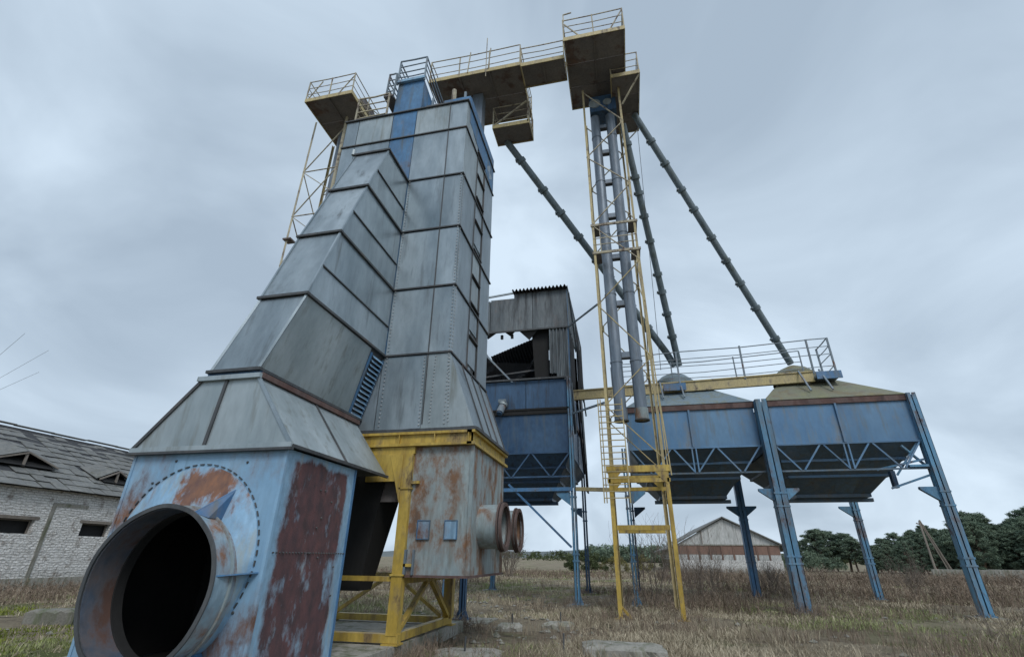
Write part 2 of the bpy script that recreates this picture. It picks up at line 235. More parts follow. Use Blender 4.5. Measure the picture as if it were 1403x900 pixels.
# ------------------------------------------------------------------ mesh helpers
V=Vector
class MB:
    def __init__(s): s.v=[]; s.f=[]
    def add(s,vs,fs):
        o=len(s.v); s.v+= [tuple(p) for p in vs]; s.f+=[tuple(o+i for i in f) for f in fs]; return s
    def box(s,x0,x1,y0,y1,z0,z1):
        return s.add([(x0,y0,z0),(x1,y0,z0),(x1,y1,z0),(x0,y1,z0),(x0,y0,z1),(x1,y0,z1),(x1,y1,z1),(x0,y1,z1)],[(0,3,2,1),(4,5,6,7),(0,1,5,4),(1,2,6,5),(2,3,7,6),(3,0,4,7)])
    def beam(s,p,q,w,h=None,upv=(0,0,1)):
        p=V(p);q=V(q);h=h or w; d=(q-p).normalized(); u=V(upv)
        if abs(d.dot(u))>.98: u=V((0,1,0))
        a=d.cross(u).normalized(); b=a.cross(d).normalized(); a*=w/2; b*=h/2
        vs=[p-a-b,p+a-b,p+a+b,p-a+b,q-a-b,q+a-b,q+a+b,q-a+b]
        return s.add(vs,[(0,3,2,1),(4,5,6,7),(0,1,5,4),(1,2,6,5),(2,3,7,6),(3,0,4,7)])
    def angle(s,p,q,w,t=.012,dirs=((1,0,0),(0,1,0))):
        # L-shaped angle iron with its heel on the line p-q
        p=V(p);q=V(q); a=V(dirs[0]);b=V(dirs[1]); d=(q-p).normalized()
        a=(a-d*a.dot(d)).normalized(); b=(b-d*b.dot(d)); b=(b-a*b.dot(a)).normalized()
        pr=[V((0,0)),V((w,0)),V((w,t)),V((t,t)),V((t,w)),V((0,w))]
        vs=[o+a*c.x+b*c.y for o in (p,q) for c in pr]; n=6
        fs=[(0,1,2,3),(0,3,4,5),(6,9,8,7),(6,11,10,9)]+[(i,(i+1)%n,(i+1)%n+n,i+n) for i in range(n)]
        return s.add(vs,fs)
    def tube(s,p,q,r,n=12,rr=None,cap=True,open_=False):
        p=V(p);q=V(q); rr=r if rr is None else rr; d=(q-p).normalized(); u=V((0,0,1)) if abs(d.z)<.9 else V((1,0,0))
        a=d.cross(u).normalized(); b=d.cross(a)
        vs=[o+(a*math.cos(t)+b*math.sin(t))*ra for o,ra in ((p,r),(q,rr)) for t in [2*math.pi*i/n for i in range(n)]]
        fs=[(i,(i+1)%n,(i+1)%n+n,i+n) for i in range(n)]
        if cap: fs+=[tuple(range(n))[::-1],tuple(range(n,2*n))]
        return s.add(vs,fs)
    def ring(s,c,ax,r0,r1,th,n=32):
        # flat annulus (washer) with thickness th along ax
        c=V(c);ax=V(ax).normalized(); u=V((0,0,1)) if abs(ax.z)<.9 else V((1,0,0)); a=ax.cross(u).normalized(); b=ax.cross(a)
        vs=[]
        for o,ra in ((0,r0),(0,r1),(th,r1),(th,r0)):
            vs+=[c+ax*o+(a*math.cos(2*math.pi*i/n)+b*math.sin(2*math.pi*i/n))*ra for i in range(n)]
        fs=[]
        for k in range(4):
            k2=(k+1)%4
            fs+=[(k*n+i,k*n+(i+1)%n,k2*n+(i+1)%n,k2*n+i) for i in range(n)]
        return s.add(vs,fs)
    def slab(s,pts,th):
        # planar polygon (counter-clockwise from outside) extruded inwards by th
        p=[V(x) for x in pts]; nrm=(p[1]-p[0]).cross(p[2]-p[0]).normalized(); n=len(p)
        vs=p+[x-nrm*th for x in p]
        return s.add(vs,[tuple(range(n)),tuple(range(2*n-1,n-1,-1))]+[(i,i+n,(i+1)%n+n,(i+1)%n) for i in range(n)])
    def dented(s,a,b,c,d,th=.02,n=4,amp=.012,inset=.012,seed=0):
        # sheet metal panel a,b,c,d (ccw seen from outside) slightly buckled
        a,b,c,d=V(a),V(b),V(c),V(d); r=random.Random(seed); nr=(b-a).cross(d-a).normalized()
        ce=(a+b+c+d)/4
        def ins(p):
            v=(ce-p); return p+v.normalized()*inset*1.4
        a,b,c,d=[ins(p) for p in (a,b,c,d)]
        bul=r.uniform(-.3,1)*amp; vs=[]
        for j in range(n+1):
            for i in range(n+1):
                u,v=i/n,j/n; p=a*(1-u)*(1-v)+b*u*(1-v)+c*u*v+d*(1-u)*v
                k=math.sin(math.pi*u)*math.sin(math.pi*v)
                if 0<i<n and 0<j<n: p=p+nr*(bul*k+r.uniform(-.4,.4)*amp)
                vs.append(p)
        fs=[(j*(n+1)+i,j*(n+1)+i+1,(j+1)*(n+1)+i+1,(j+1)*(n+1)+i) for j in range(n) for i in range(n)]
        o=len(vs); vs+=[p-nr*th for p in (a,b,c,d)]; cor=[0,n,(n+1)*(n+1)-1,n*(n+1)]
        e=[[i for i in range(n+1)],[i*(n+1)+n for i in range(n+1)],[n*(n+1)+n-i for i in range(n+1)],[(n-i)*(n+1) for i in range(n+1)]]
        for k in range(4): fs.append(tuple(e[k][::-1])+(o+k,o+(k+1)%4))
        return s.add(vs,fs)
    def corrsheet(s,o,u,v,nu,amp=.03,th=.006,seg=6):
        # corrugated sheet: origin o, u across the waves (nu waves), v along them
        o=V(o);u=V(u);v=V(v); nr=u.cross(v).normalized(); k=nu*seg; vs=[]
        for t in (0,-th):
            for i in range(k+1):
                p=o+u*(i/k)+nr*(amp*math.sin(2*math.pi*i/seg)+t); vs+=[p,p+v]
        m_=2*(k+1); fs=[]
        for i in range(k):
            fs+=[(2*i,2*i+2,2*i+3,2*i+1),(m_+2*i,m_+2*i+1,m_+2*i+3,m_+2*i+2),(2*i,m_+2*i,m_+2*i+2,2*i+2),(2*i+1,2*i+3,m_+2*i+3,m_+2*i+1)]
        fs+=[(0,1,m_+1,m_),(2*k,m_+2*k,m_+2*k+1,2*k+1)]
        return s.add(vs,fs)
    def bolt(s,p,r=.02,nr=(0,-1,0),h=.012):
        p=V(p);nr=V(nr); return s.tube(p-nr*.004,p+nr*h,r,6,r*.7)
    def build(s,name,m,parent=None,smooth=False,kind=None,label=None):
        off=V(parent['o']) if parent is not None and 'o' in parent else V((0,0,0))
        me=D.meshes.new(name); me.from_pydata([tuple(V(p)-off) for p in s.v],[],s.f)
        if smooth: me.polygons.foreach_set('use_smooth',[True]*len(me.polygons)); me.set_sharp_from_angle(angle=R(40))
        me.materials.append(m); me.update()
        o=D.objects.new(name,me); COL.objects.link(o)
        if parent is not None: o.parent=parent; o['o']=tuple(off)
        if kind: o['kind']=kind
        if label: o['label']=label
        return o
def thing(name,label,cat,loc=(0,0,0),group=None):
    o=D.objects.new(name,None); COL.objects.link(o); o.location=loc; o['o']=tuple(float(x) for x in loc); o['label']=label; o['category']=cat; o.empty_display_size=.3
    if group: o['group']=group
    return o
def tag(o,label,cat,group=None):
    o['label']=label;o['category']=cat
    if group:o['group']=group
    return o
def share(name,src,parent,loc,rot=None):
    o=D.objects.new(name,src.data); COL.objects.link(o); o.parent=parent; o.location=loc
    if rot: o.rotation_euler=rot
    return o
def npmesh(name,vs,fs,m):
    me=D.meshes.new(name); vs=np.asarray(vs,np.float32); fs=np.asarray(fs,np.int32); k=fs.shape[1]
    me.vertices.add(len(vs)); me.vertices.foreach_set('co',vs.ravel()); me.loops.add(fs.size); me.loops.foreach_set('vertex_index',fs.ravel())
    me.polygons.add(len(fs)); me.polygons.foreach_set('loop_start',np.arange(0,fs.size,k,dtype=np.int32)); me.update(calc_edges=True); me.materials.append(m)
    return me
# ------------------------------------------------------------------ ground, hill
def hgt(x,y):
    d=math.hypot(x,y); a=min(1,max(0,(d-5)/10))
    return a*(.05*math.sin(x*.9+y*.35)+.04*math.sin(y*1.3-x*.4)+.03*math.sin(x*2.1+1.3*y))-.03*(a)
gx=[-3000,-1200,-500,-200,-100,-70,-50]+[-40+.8*i for i in range(100)]+[42,48,56,70,90,120,200,500,1200,3000]
gy=[-300,-100,-40,-15,-8]+[-4+.7*i for i in range(80)]+[54,58,64,72,82,95,110,150,250,500,1200,3000]
vs=[(x,y,hgt(x,y) if abs(x)<45 and -4<y<52 else -.03) for y in gy for x in gx]; nx=len(gx)
fs=[(j*nx+i,j*nx+i+1,(j+1)*nx+i+1,(j+1)*nx+i) for j in range(len(gy)-1) for i in range(nx-1)]
g=MB(); g.v=vs; g.f=fs; go=g.build('ground',gmat,smooth=True,kind='structure')
h=MB(); n=60
for i in range(n+1):
    a=R(-60+120*i/n); d=900; z=11+3*math.sin(i*.7)+2.5*math.sin(i*.23+2)
    h.v+= [(d*math.sin(a),d*math.cos(a),-1),((d+60)*math.sin(a),(d+60)*math.cos(a),z),((d+160)*math.sin(a),(d+160)*math.cos(a),-1)]
for i in range(n): h.f+=[(3*i,3*i+3,3*i+4,3*i+1),(3*i+1,3*i+4,3*i+5,3*i+2)]
h.build('hills',hillm,smooth=True,kind='structure')
# ------------------------------------------------------------------ concrete under the dryer
MB().box(-8.2,-4.02,4.0,12.75,-.3,.22).build('concrete_foundation',conc,kind='structure')
# ------------------------------------------------------------------ grain dryer
dr=thing('grain_dryer','tall grey galvanised grain dryer tower on a yellow frame with a sloping front duct','grain dryer',(-5.2,10.4,.22))
X0,X1,Y0,Y1=-7.12,-3.4,9.0,11.82
seams=[5.54,7.2,8.85,10.5,12.14,13.15]
core=MB().box(X0+.03,X1-.03,Y0+.03,Y1-.03,4.0,13.12).build('tower_core',galvd,dr)
xs=[X0,-5.64,-4.91,-3.9,X1]
sd_=0
for i in range(5):
    z0,z1=seams[i],seams[i+1]
    for k in range(4):
        if k==0: segs=[(X0,-6.72),(-6.72,-5.64)]
        else: segs=[(xs[k],xs[k+1])]
        for a,b in segs:
            sd_+=1
            mm=bluem if (k==1) else (galvp if (i==4 and (k==2 or (k==0 and a>-6.8))) else galv)
            MB().dented((a,Y0,z0+.02),(b,Y0,z0+.02),(b,Y0,z1-.02),(a,Y0,z1-.02),seed=sd_,amp=.02).build('panel',mm,dr,True)
    for a,b in ((Y0,10.1),(10.1,10.86),(10.86,Y1)):
        sd_+=1
        if abs(a-10.1)<.01:
            MB().dented((X1-.03,a,z0+.02),(X1-.03,b,z0+.02),(X1-.03,b,z1-.02),(X1-.03,a,z1-.02),seed=sd_,amp=.006).build('panel',galv,dr,True)
        else:
            MB().dented((X1,a,z0+.02),(X1,b,z0+.02),(X1,b,z1-.02),(X1,a,z1-.02),seed=sd_,amp=.014).build('panel',galvp if (i>2 and a<10) else galv,dr,True)
    for a,b in ((X0,-5.3),(-5.3,X1)):
        sd_+=1; MB().dented((b,Y1,z0),(a,Y1,z0),(a,Y1,z1),(b,Y1,z1),seed=sd_,n=2).build('panel',galv,dr,True)
    sd_+=1; MB().dented((X0,Y1,z0),(X0,Y0,z0),(X0,Y0,z1),(X0,Y1,z1),seed=sd_,n=3).build('panel',galv,dr,True)
for z in seams:
    w_=.035 if z<13 else .05
    MB().box(X0-w_,X1+w_,Y0-w_,Y0+.02,z-.017,z+.017).build('flange',galvd,dr)
    MB().box(X1-.02,X1+w_,Y0+.02,Y1+w_,z-.017,z+.017).build('flange',galvd,dr)
    MB().box(X0-w_,X0+.02,Y0+.02,Y1+w_,z-.017,z+.017).build('flange',galvd,dr)
# inspection hatches down the side with small drip ledges
hz=[6.05,6.95,7.75,8.55,9.5,10.3,11.1,11.95]
for z in hz:
    MB().dented((X1-.005,10.17,z-.33),(X1-.005,10.79,z-.33),(X1-.005,10.79,z+.33),(X1-.005,10.17,z+.33),seed=int(z*10),amp=.005,n=2,th=.03).build('hatch',galvp if int(z*3)%2 else galv,dr,True)
    MB().box(X1-.03,X1+.045,10.12,10.84,z+.38,z+.405).build('drip_ledge',galvd,dr)
for y in (10.1,10.86): MB().box(X1-.02,X1+.02,y-.02,y+.02,5.54,12.14).build('seam_strip',galvd,dr)
for x in (-3.9,): MB().box(x-.012,x+.012,Y0-.016,Y0+.01,4.0,13.13).build('seam_strip',galvd,dr)
# blue upper side sheet
MB().dented((X1+.012,9.25,12.62),(X1+.012,Y1,12.18),(X1+.012,Y1,13.6),(X1+.012,9.25,13.6),seed=3,th=.04,n=3,amp=.006).build('side_sheet',bluem,dr,True)
MB().box(-4.2,X1,9.2,Y1,13.15,13.58).build('top_box',bluem,dr)
# rivets (too many and too small to pick apart)
rv=MB()
def rivrow(p,q,n,nr=(0,-1,0),r=.018):
    p=V(p);q=V(q)
    for i in range(n): rv.bolt(p+(q-p)*(i+.5)/n,r,nr,.01)
for i in range(4):
    z0,z1=([3.95]+seams)[i],([3.95]+seams)[i+1]
    nn=int((z1-z0)/.085)
    rivrow((-3.43,Y0-.012,z0),(-3.43,Y0-.012,z1),nn); rivrow((-4.85,Y0-.012,z0),(-4.85,Y0-.012,z1),nn)
    rivrow((X1+.012,9.06,z0),(X1+.012,9.06,z1),nn,(1,0,0)) if z0>5 else None
rivrow((-3.97,Y0-.012,3.95),(-3.97,Y0-.012,5.5),20); rivrow((-3.75,Y0-.012,4.0),(-3.72,Y0-.012,5.5),20); rivrow((-3.35,Y0-.012,4.0),(-3.42,Y0-.012,5.5),20)
# skirt: flush with the front, flaring on the right side
SZ0,SZ1=3.9,5.52
MB().box(X0+.03,X1-.03,Y0+.04,Y1-.03,SZ0,SZ1).build('skirt_core',galvd,dr)
for a,b,a2,b2 in ((X0,-6.2,X0,-6.2),(-6.2,-4.95,-6.2,-4.95),(-4.95,-3.93,-4.95,-3.93)):
    sd_+=1; MB().dented((a2,Y0,SZ0),(b2,Y0,SZ0),(b,Y0,SZ1),(a,Y0,SZ1),seed=sd_).build('panel',galv,dr,True)
MB().dented((-3.93,Y0,SZ0),(-2.8,Y0,SZ0),(X1,Y0,SZ1),(-3.93,Y0,SZ1),seed=5,inset=.004).build('panel',galvp,dr,True)
yy=[Y0,9.75,10.45,11.1,11.8]
for k in range(4):
    y0=9.0+(yy[k]-9)*.94; y1=9.0+(yy[k+1]-9)*.94
    MB().dented((-2.8,y0,SZ0),(-2.8,y1,SZ0),(X1,yy[k+1],SZ1),(X1,yy[k],SZ1),seed=70+k,inset=.006).build('panel',galv,dr,True)
    MB().beam((-2.79,y1,SZ0),(X1+.01,yy[k+1],SZ1),.04,.03,(1,0,0)).build('seam_strip',galvd,dr)
MB().slab([(-2.82,11.62,SZ0),(-7.1,11.8,SZ0),(-7.1,Y1,SZ1),(-3.42,Y1,SZ1)],.02).build('skirt_back',galv,dr)
MB().slab([(-2.8,9.0,SZ0),(X0,9.0,SZ0),(X0,11.62,SZ0),(-2.8,11.62,SZ0)],.02).build('skirt_floor',galvd,dr)
MB().box(X0,-2.74,8.94,9.0,3.84,3.9).build('flashing',galvd,dr); MB().box(-2.8,-2.72,9.0,11.7,3.84,3.9).build('flashing',galvd,dr)
# yellow ring beam
def ibeam_y(mb,x0,x1,y,z0,z1): 
    mb.box(x0,x1,y-.06,y+.10,z1-.05,z1); mb.box(x0,x1,y-.06,y+.10,z0,z0+.05); mb.box(x0,x1,y-.0,y+.03,z0+.05,z1-.05)
b=MB(); ibeam_y(b,-7.1,-2.82,9.0,3.56,3.84)
for x in (-6.4,-5.5,-4.35,-3.6,-2.9): b.box(x,x+.02,8.945,9.0,3.61,3.79)
b.build('ring_beam',yel,dr)
b=MB(); x=-2.82; b.box(x-.10,x+.06,8.94,11.75,3.79,3.84); b.box(x-.10,x+.06,8.94,11.75,3.555,3.61); b.box(x-.03,x,9.0,11.7,3.61,3.79); b.build('ring_beam',yel,dr)
b=MB(); ibeam_y(b,-7.1,-2.9,11.6,3.56,3.84); b.build('ring_beam',yel,dr)
b=MB(); b.box(-7.1,-4.0,9.0,9.14,3.42,3.555); b.build('cross_beam',yel,dr)
# legs of the yellow frame (channel section) and gussets
def channel(p,q,w,d,t=.014,face=(0,-1,0)):
    p=V(p);q=V(q); f=V(face); ax=(q-p).normalized(); sdv=ax.cross(f).normalized(); m=MB()
    def pl(a0,a1,b0,b1):
        vs=[]
        for o in (p,q):
            for (s0,f0) in ((a0,b0),(a1,b0),(a1,b1),(a0,b1)): vs.append(o+sdv*s0+f*f0)
        m.add(vs,[(0,3,2,1),(4,5,6,7),(0,1,5,4),(1,2,6,5),(2,3,7,6),(3,0,4,7)])
    pl(-w/2,w/2,d/2-t,d/2); pl(-w/2,-w/2+t,-d/2,d/2-t); pl(w/2-t,w/2,-d/2,d/2-t)
    return m
for (x,y) in ((-4.12,9.08),(-4.12,11.9),(-7.0,9.08),(-7.0,11.9)):
    m=channel((x,y,.36),(x,y,3.42),.2,.18); m.box(x-.15,x+.15,y-.13,y+.13,.22,.245); m.build('leg',yel,dr)
    for z in (1.27,2.75): MB().box(x-.13,x+.13,y-.11,y+.11,z,z+.03).build('clamp_band',yel,dr)
MB().slab([(-4.22,8.97,3.40),(-4.5,8.97,3.40),(-4.22,8.97,2.5)],.012).build('gusset',yel,dr)
MB().box(-4.98,-4.22,8.985,9.05,2.9,3.42).build('gusset_plate',yel,dr)
MB().box(-7.0,-4.0,9.0,9.16,.25,.38).build('base_beam',yel,dr); MB().box(-4.2,-4.06,9.16,12.0,.25,.38).build('base_beam',yel,dr)
MB().box(-7.1,-6.96,9.16,12.0,.25,.38).build('base_beam',yel,dr); MB().box(-7.0,-4.2,11.86,12.0,.25,.38).build('base_beam',yel,dr)
MB().box(-7.0,-4.1,9.02,9.12,1.18,1.26).build('cross_beam',yel,dr); MB().box(-4.16,-4.06,9.16,12.0,1.14,1.24).build('cross_beam',yel,dr); MB().box(-7.0,-4.2,11.86,11.96,1.14,1.24).build('cross_beam',yel,dr)
for p,q in (((-4.1,9.2,.4),(-4.1,10.5,1.18)),((-4.1,11.8,.4),(-4.1,10.6,1.18)),((-4.1,11.85,.4),(-4.55,11.9,1.18)),((-6.9,9.1,.4),(-5.9,9.1,1.2)),((-4.3,11.9,.4),(-5.5,11.9,1.2)),((-6.9,11.9,.4),(-5.6,11.9,1.2))):
    MB().beam(p,q,.09,.07).build('brace',yel,dr)
# discharge hopper (dark) inside the frame
MB().add([(-6.9,9.2,3.4),(-4.6,9.2,3.4),(-4.6,10.2,3.4),(-6.9,10.2,3.4),(-6.0,9.3,1.0),(-5.0,9.3,1.0),(-5.0,9.8,1.0),(-6.0,9.8,1.0)],[(0,1,5,4),(1,2,6,5),(2,3,7,6),(3,0,4,7),(4,5,6,7),(0,3,2,1)]).build('discharge_hopper',black,dr)
MB().box(-4.9,-4.25,9.25,9.3,2.55,3.4).build('apron_plate',deckm,dr)
# rust streaked fan chamber under the ring beam
CH=[(-3.98,9.06),(-2.82,9.06),(-2.82,11.6),(-3.98,11.6)]
ch=MB().box(-3.99,-2.85,9.10,11.57,1.28,3.55).build('fan_chamber',rustp,dr)
MB().dented((-4.0,9.07,1.28),(-2.84,9.07,1.28),(-2.84,9.07,3.55),(-4.06,9.07,3.55),seed=11,n=4,amp=.02,inset=0).build('sheet',rustp,ch,True)
for k,(a,bb) in enumerate(((9.07,9.9),(9.9,10.75),(10.75,11.6))):
    MB().dented((-2.82,a,1.28),(-2.82,bb,1.28),(-2.82,bb,3.55),(-2.82,a,3.55),seed=20+k,n=4,amp=.012,inset=.003).build('sheet',rustp,ch,True)
MB().box(-4.04,-2.80,9.045,9.075,1.25,1.29).build('bottom_rim',trim,ch); MB().box(-2.83,-2.79,9.075,11.62,1.25,1.29).build('bottom_rim',trim,ch)
MB().box(-2.86,-2.79,9.04,9.075,1.29,3.55).build('corner_angle',rustp,ch)
for x in (-3.83,-3.3):
    m=MB(); m.box(x,x+.25,9.03,9.06,1.87,1.885).box(x,x+.25,9.03,9.06,2.185,2.2).box(x,x+.015,9.03,9.06,1.885,2.185).box(x+.235,x+.25,9.03,9.06,1.885,2.185); wf=m.build('inspection_window',bluem,dr)
    MB().box(x+.015,x+.235,9.04,9.055,1.885,2.185).build('pane',blue,wf)
for z in (1.42,2.85):
    MB().box(-4.12,-3.86,9.0,9.06,z,z+.05).build('hinge',yel,dr)
m=MB(); m.box(-4.02,-3.98,9.0,9.05,1.29,1.7).box(-3.86,-3.83,9.0,9.05,1.29,1.7); m.build('hinge_bar',railb,dr)
for cy in (9.82,11.15):
    d=MB(); cz=2.13; r=.40; n=24
    d.ring((-2.82,cy,cz),(1,0,0),r-.02,r,.42,n); dd=d.build('fan_duct',rustp,dr,True)
    MB().ring((-2.42,cy,cz),(1,0,0),r-.02,r+.055,.03,n).build('duct_flange',portm,dd,True)
    MB().ring((-2.37,cy,cz),(1,0,0),r-.03,r+.04,.05,n).build('duct_flange',portm,dd,True)
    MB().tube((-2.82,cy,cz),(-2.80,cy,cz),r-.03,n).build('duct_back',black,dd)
    m=MB()
    for i in range(12):
        a=i*math.pi/6; m.bolt((-2.33,cy+math.cos(a)*(r+.02),cz+math.sin(a)*(r+.02)),.012,(1,0,0))
    m.build('bolts',galvd,dd,kind='stuff')
# ---- sloping duct down the front
lv=[(10.5,7.88,-5.80,-4.92),(8.85,7.27,-5.80,-4.92),(7.2,6.67,-5.80,-4.92),(5.54,6.12,-5.80,-4.92),(4.14,5.88,-6.14,-5.28)]
cm=MB()
for i in range(4):
    za,ya,xa0,xa1=lv[i]; zb,yb,xb0,xb1=lv[i+1]; e_=.03
    cm.add([(xa0+e_,ya+e_,za),(xa1-e_,ya+e_,za),(xa1-e_,9,za),(xa0+e_,9,za),(xb0+e_,yb+e_,zb),(xb1-e_,yb+e_,zb),(xb1-e_,9,zb),(xb0+e_,9,zb)],[(0,1,2,3),(0,4,5,1),(1,5,6,2),(2,6,7,3),(3,7,4,0),(4,7,6,5)])
ad=cm.build('air_duct',galvd,dr)
for i in range(4):
    za,ya,xa0,xa1=lv[i]; zb,yb,xb0,xb1=lv[i+1]; za-=.02; zb+=.02
    MB().dented((xb0,yb,zb),(xb1,yb,zb),(xa1,ya,za),(xa0,ya,za),seed=40+i,amp=.012,inset=.02).build('panel',galv,ad,True)
    MB().dented((xb0,9,zb),(xb0,yb,zb),(xa0,ya,za),(xa0,9,za),seed=44+i,amp=.012).build('panel',galv,ad,True)
    if i<3:
        t=.42; zm=zb+(za-zb)*t; ym=yb+(ya-yb)*t; xm=xb1+(xa1-xb1)*t
        MB().dented((xm,ym,zm),(xm,9,zm),(xa1,9,za),(xa1,ya,za),seed=50+i,amp=.01).build('panel',galv,ad,True)
        MB().dented((xb1,yb,zb),(xb1,9,zb),(xm,9,zm),(xm,ym,zm),seed=55+i,amp=.01).build('panel',galv,ad,True)
        MB().beam((xm+.012,ym,zm),(xm+.012,8.97,zm),.03,.025).build('seam_strip',galvd,ad)
    else:
        MB().dented((xb1,yb,zb),(xb1,8.5,zb),(xa1,8.42,za-.02),(xa1,ya,za),seed=60,amp=.01).build('panel',galvp,ad,True)
        # louvred end strip
        lf=MB(); 
        lf.beam((xb1+.0,8.53,zb),(xa1+.0,8.45,za-.1),.05,.03,(1,0,0)).beam((xb1,8.96,zb),(xa1,8.96,za-.1),.05,.03,(1,0,0)); lo=lf.build('louvre_frame',bluem,ad)
        for k in range(14):
            t=(k+.4)/14; z=zb+(za-.1-zb)*t; x=xb1+(xa1-xb1)*t
            MB().slab([(x+.035,8.54,z-.035),(x+.035,8.95,z-.035),(x-.005,8.95,z+.035),(x-.005,8.54,z+.035)],.008).build('slat',blue,lo)
    # corner angles
    MB().beam((xb1,yb,zb),(xa1,ya,za),.035,.035).build('corner_angle',galv,ad)
    MB().beam((xb0,yb,zb),(xa0,ya,za),.035,.035).build('corner_angle',galv,ad)
for i in range(5):
    z,y,x0,x1=lv[i]
    MB().box(x0-.05,x1+.05,y-.05,y+.02,z-.025,z+.02).build('flange',galvd,ad)
    MB().box(x1-.01,x1+.045,y+.02,8.98,z-.025,z+.02).build('flange',galvd,ad)
    MB().box(x0-.045,x0+.01,y+.02,8.98,z-.025,z+.02).build('flange',galvd,ad)
MB().tube((-5.86,7.86,10.5),(-5.86,7.86,10.66),.05,8).build('lifting_lug',galvp,ad)
rv.build('rivets',rivet,dr,kind='stuff')
# blue elevator head rising out of the tower roof + its small platform
eh=MB().add([(-5.82,9.22,13.15),(-4.92,9.22,13.15),(-4.92,10.3,13.15),(-5.82,10.3,13.15),(-5.82,9.3,14.85),(-4.98,9.3,14.85),(-4.98,10.3,14.6),(-5.82,10.3,14.6)],[(0,1,5,4),(1,2,6,5),(2,3,7,6),(3,0,4,7),(4,5,6,7),(0,3,2,1)]).build('elevator_head',bluem,dr)
MB().box(-5.86,-4.94,9.2,9.28,14.8,14.9).build('head_rim',blue,eh)
def handrail(par,pts,h_,m,levels=(1.0,.72,.45,.2),post=.05,rl=.035,every=1.2,skip=()):
    # railing along a polyline: posts and rails, each its own part
    for k in range(len(pts)-1):
        if k in skip: continue
        p=V(pts[k]);q=V(pts[k+1]); L=(q-p).length; n=max(1,round(L/every))
        for i in range(n+1):
            if i==n and k<len(pts)-2 and (k+1) not in skip: continue
            b=p+(q-p)*i/n; MB().beam(b-V((0,0,.1)),b+V((rnd.uniform(-.02,.02),rnd.uniform(-.02,.02),h_+.01)),post,post*.8).build('post',m,par)
        for l in levels:
            s=rl if l==1.0 else rl*.75
            j_=lambda: V((rnd.uniform(-.012,.012),rnd.uniform(-.012,.012),h_*l+rnd.uniform(-.012,.012)))
            md=(p+q)/2+j_()-V((0,0,.012*L)); MB().beam(p+j_(),md,s,s).beam(md,q+j_(),s,s).build('rail',m,par)
# railings on the dryer roof
handrail(dr,[(-6.95,10.6,13.17),(-6.95,9.1,13.17),(-5.95,9.1,13.17)],1.05,rail)
handrail(dr,[(-6.1,10.5,14.2),(-6.1,9.15,14.2),(-5.86,9.15,14.2)],.95,railb)
handrail(dr,[(-5.84,10.5,14.85),(-5.84,9.25,14.85),(-4.95,9.25,14.85),(-4.75,10.6,14.0)],.95,railb)
MB().box(-6.15,-5.84,9.1,10.5,14.12,14.18).build('landing_plate',deckm,dr)
MB().box(-4.9,-4.5,9.5,10.6,13.85,13.9).build('landing_plate',deckm,dr)
MB().tube((-4.0,9.4,13.15),(-4.0,9.4,14.2),.07,10).build('vent_pipe',rail,dr)
for x in (-4.6,-3.6): MB().beam((x,9.3,13.15),(x,9.3,13.9),.06).build('stanchion',railb,dr)
# ------------------------------------------------------------------ blue heater housing in the foreground
hh=thing('heater_housing','pale blue housing with a big round inlet and peeling maroon side in the foreground','heater housing',(-4.5,5.9,.22))
bx=MB(); BX0,BX1,BY0,BY1=-7.06,-4.5,5.9,7.76
# body: five open sides so the inlet shows a black inside
fr=MB(); n=40; cx_,cz_,rr_=-5.665,1.235,.885
outer=[(BX0,.22),(BX1,.22),(BX1,2.93),(BX0,2.93)]
ring=[(cx_+rr_*math.cos(2*math.pi*i/n),cz_+rr_*math.sin(2*math.pi*i/n)) for i in range(n)]
def rectpt(a):
    # point on the rectangle outline in direction a from the hole centre
    dx,dz=math.cos(a),math.sin(a); t=min((BX1-cx_)/dx if dx>1e-6 else 9e9,(BX0-cx_)/dx if dx<-1e-6 else 9e9,(2.93-cz_)/dz if dz>1e-6 else 9e9,(.22-cz_)/dz if dz<-1e-6 else 9e9)
    return (cx_+dx*t,cz_+dz*t)
angs=sorted(set([2*math.pi*i/n for i in range(n)]+[math.atan2(z-cz_,x-cx_)%(2*math.pi) for x,z in outer]))
vs=[]; k=len(angs)
for a in angs:
    q=rectpt(a); vs+=[(cx_+rr_*math.cos(a),BY0,cz_+rr_*math.sin(a)),(q[0],BY0,q[1])]
fs=[(2*i,2*i+1,(2*i+3)%(2*k),(2*i+2)%(2*k)) for i in range(k)]
o_=2*k; vs+=[(x,y+.02,z) for x,y,z in vs]; fs+=[(a+o_,d+o_,c+o_,b+o_) for a,b,c,d in fs]
fr.add(vs,fs).build('front_sheet',blue,hh)
pc=(-5.80,1.58); fr=MB(); vs=[]; n=56
for i in range(n):
    a=2*math.pi*i/n; dx,dz=math.cos(a),math.sin(a); ex,ez=cx_-pc[0],cz_-pc[1]; bq=ex*dx+ez*dz; cq=ex*ex+ez*ez-1.13**2; t=-bq+math.sqrt(bq*bq-cq); t=min(t,(cz_-.26)/-dz if dz<-1e-3 else 9); t=max(t,rr_+.012)
    vs+=[(cx_+rr_*dx,BY0-.15,cz_+rr_*dz),(cx_+dx*t,BY0-.006,cz_+dz*t)]
o_=2*n; vs+=[(x,y+.008,z) for x,y,z in vs]
fr.add(vs,[(2*i,2*i+1,(2*i+3)%o_,(2*i+2)%o_) for i in range(n)]+[(o_+2*i,o_+(2*i+2)%o_,o_+(2*i+3)%o_,o_+2*i+1) for i in range(n)]+[(2*i+1,o_+2*i+1,o_+(2*i+3)%o_,(2*i+3)%o_) for i in range(n)])
fr.build('dished_plate',blueplate,hh,True)
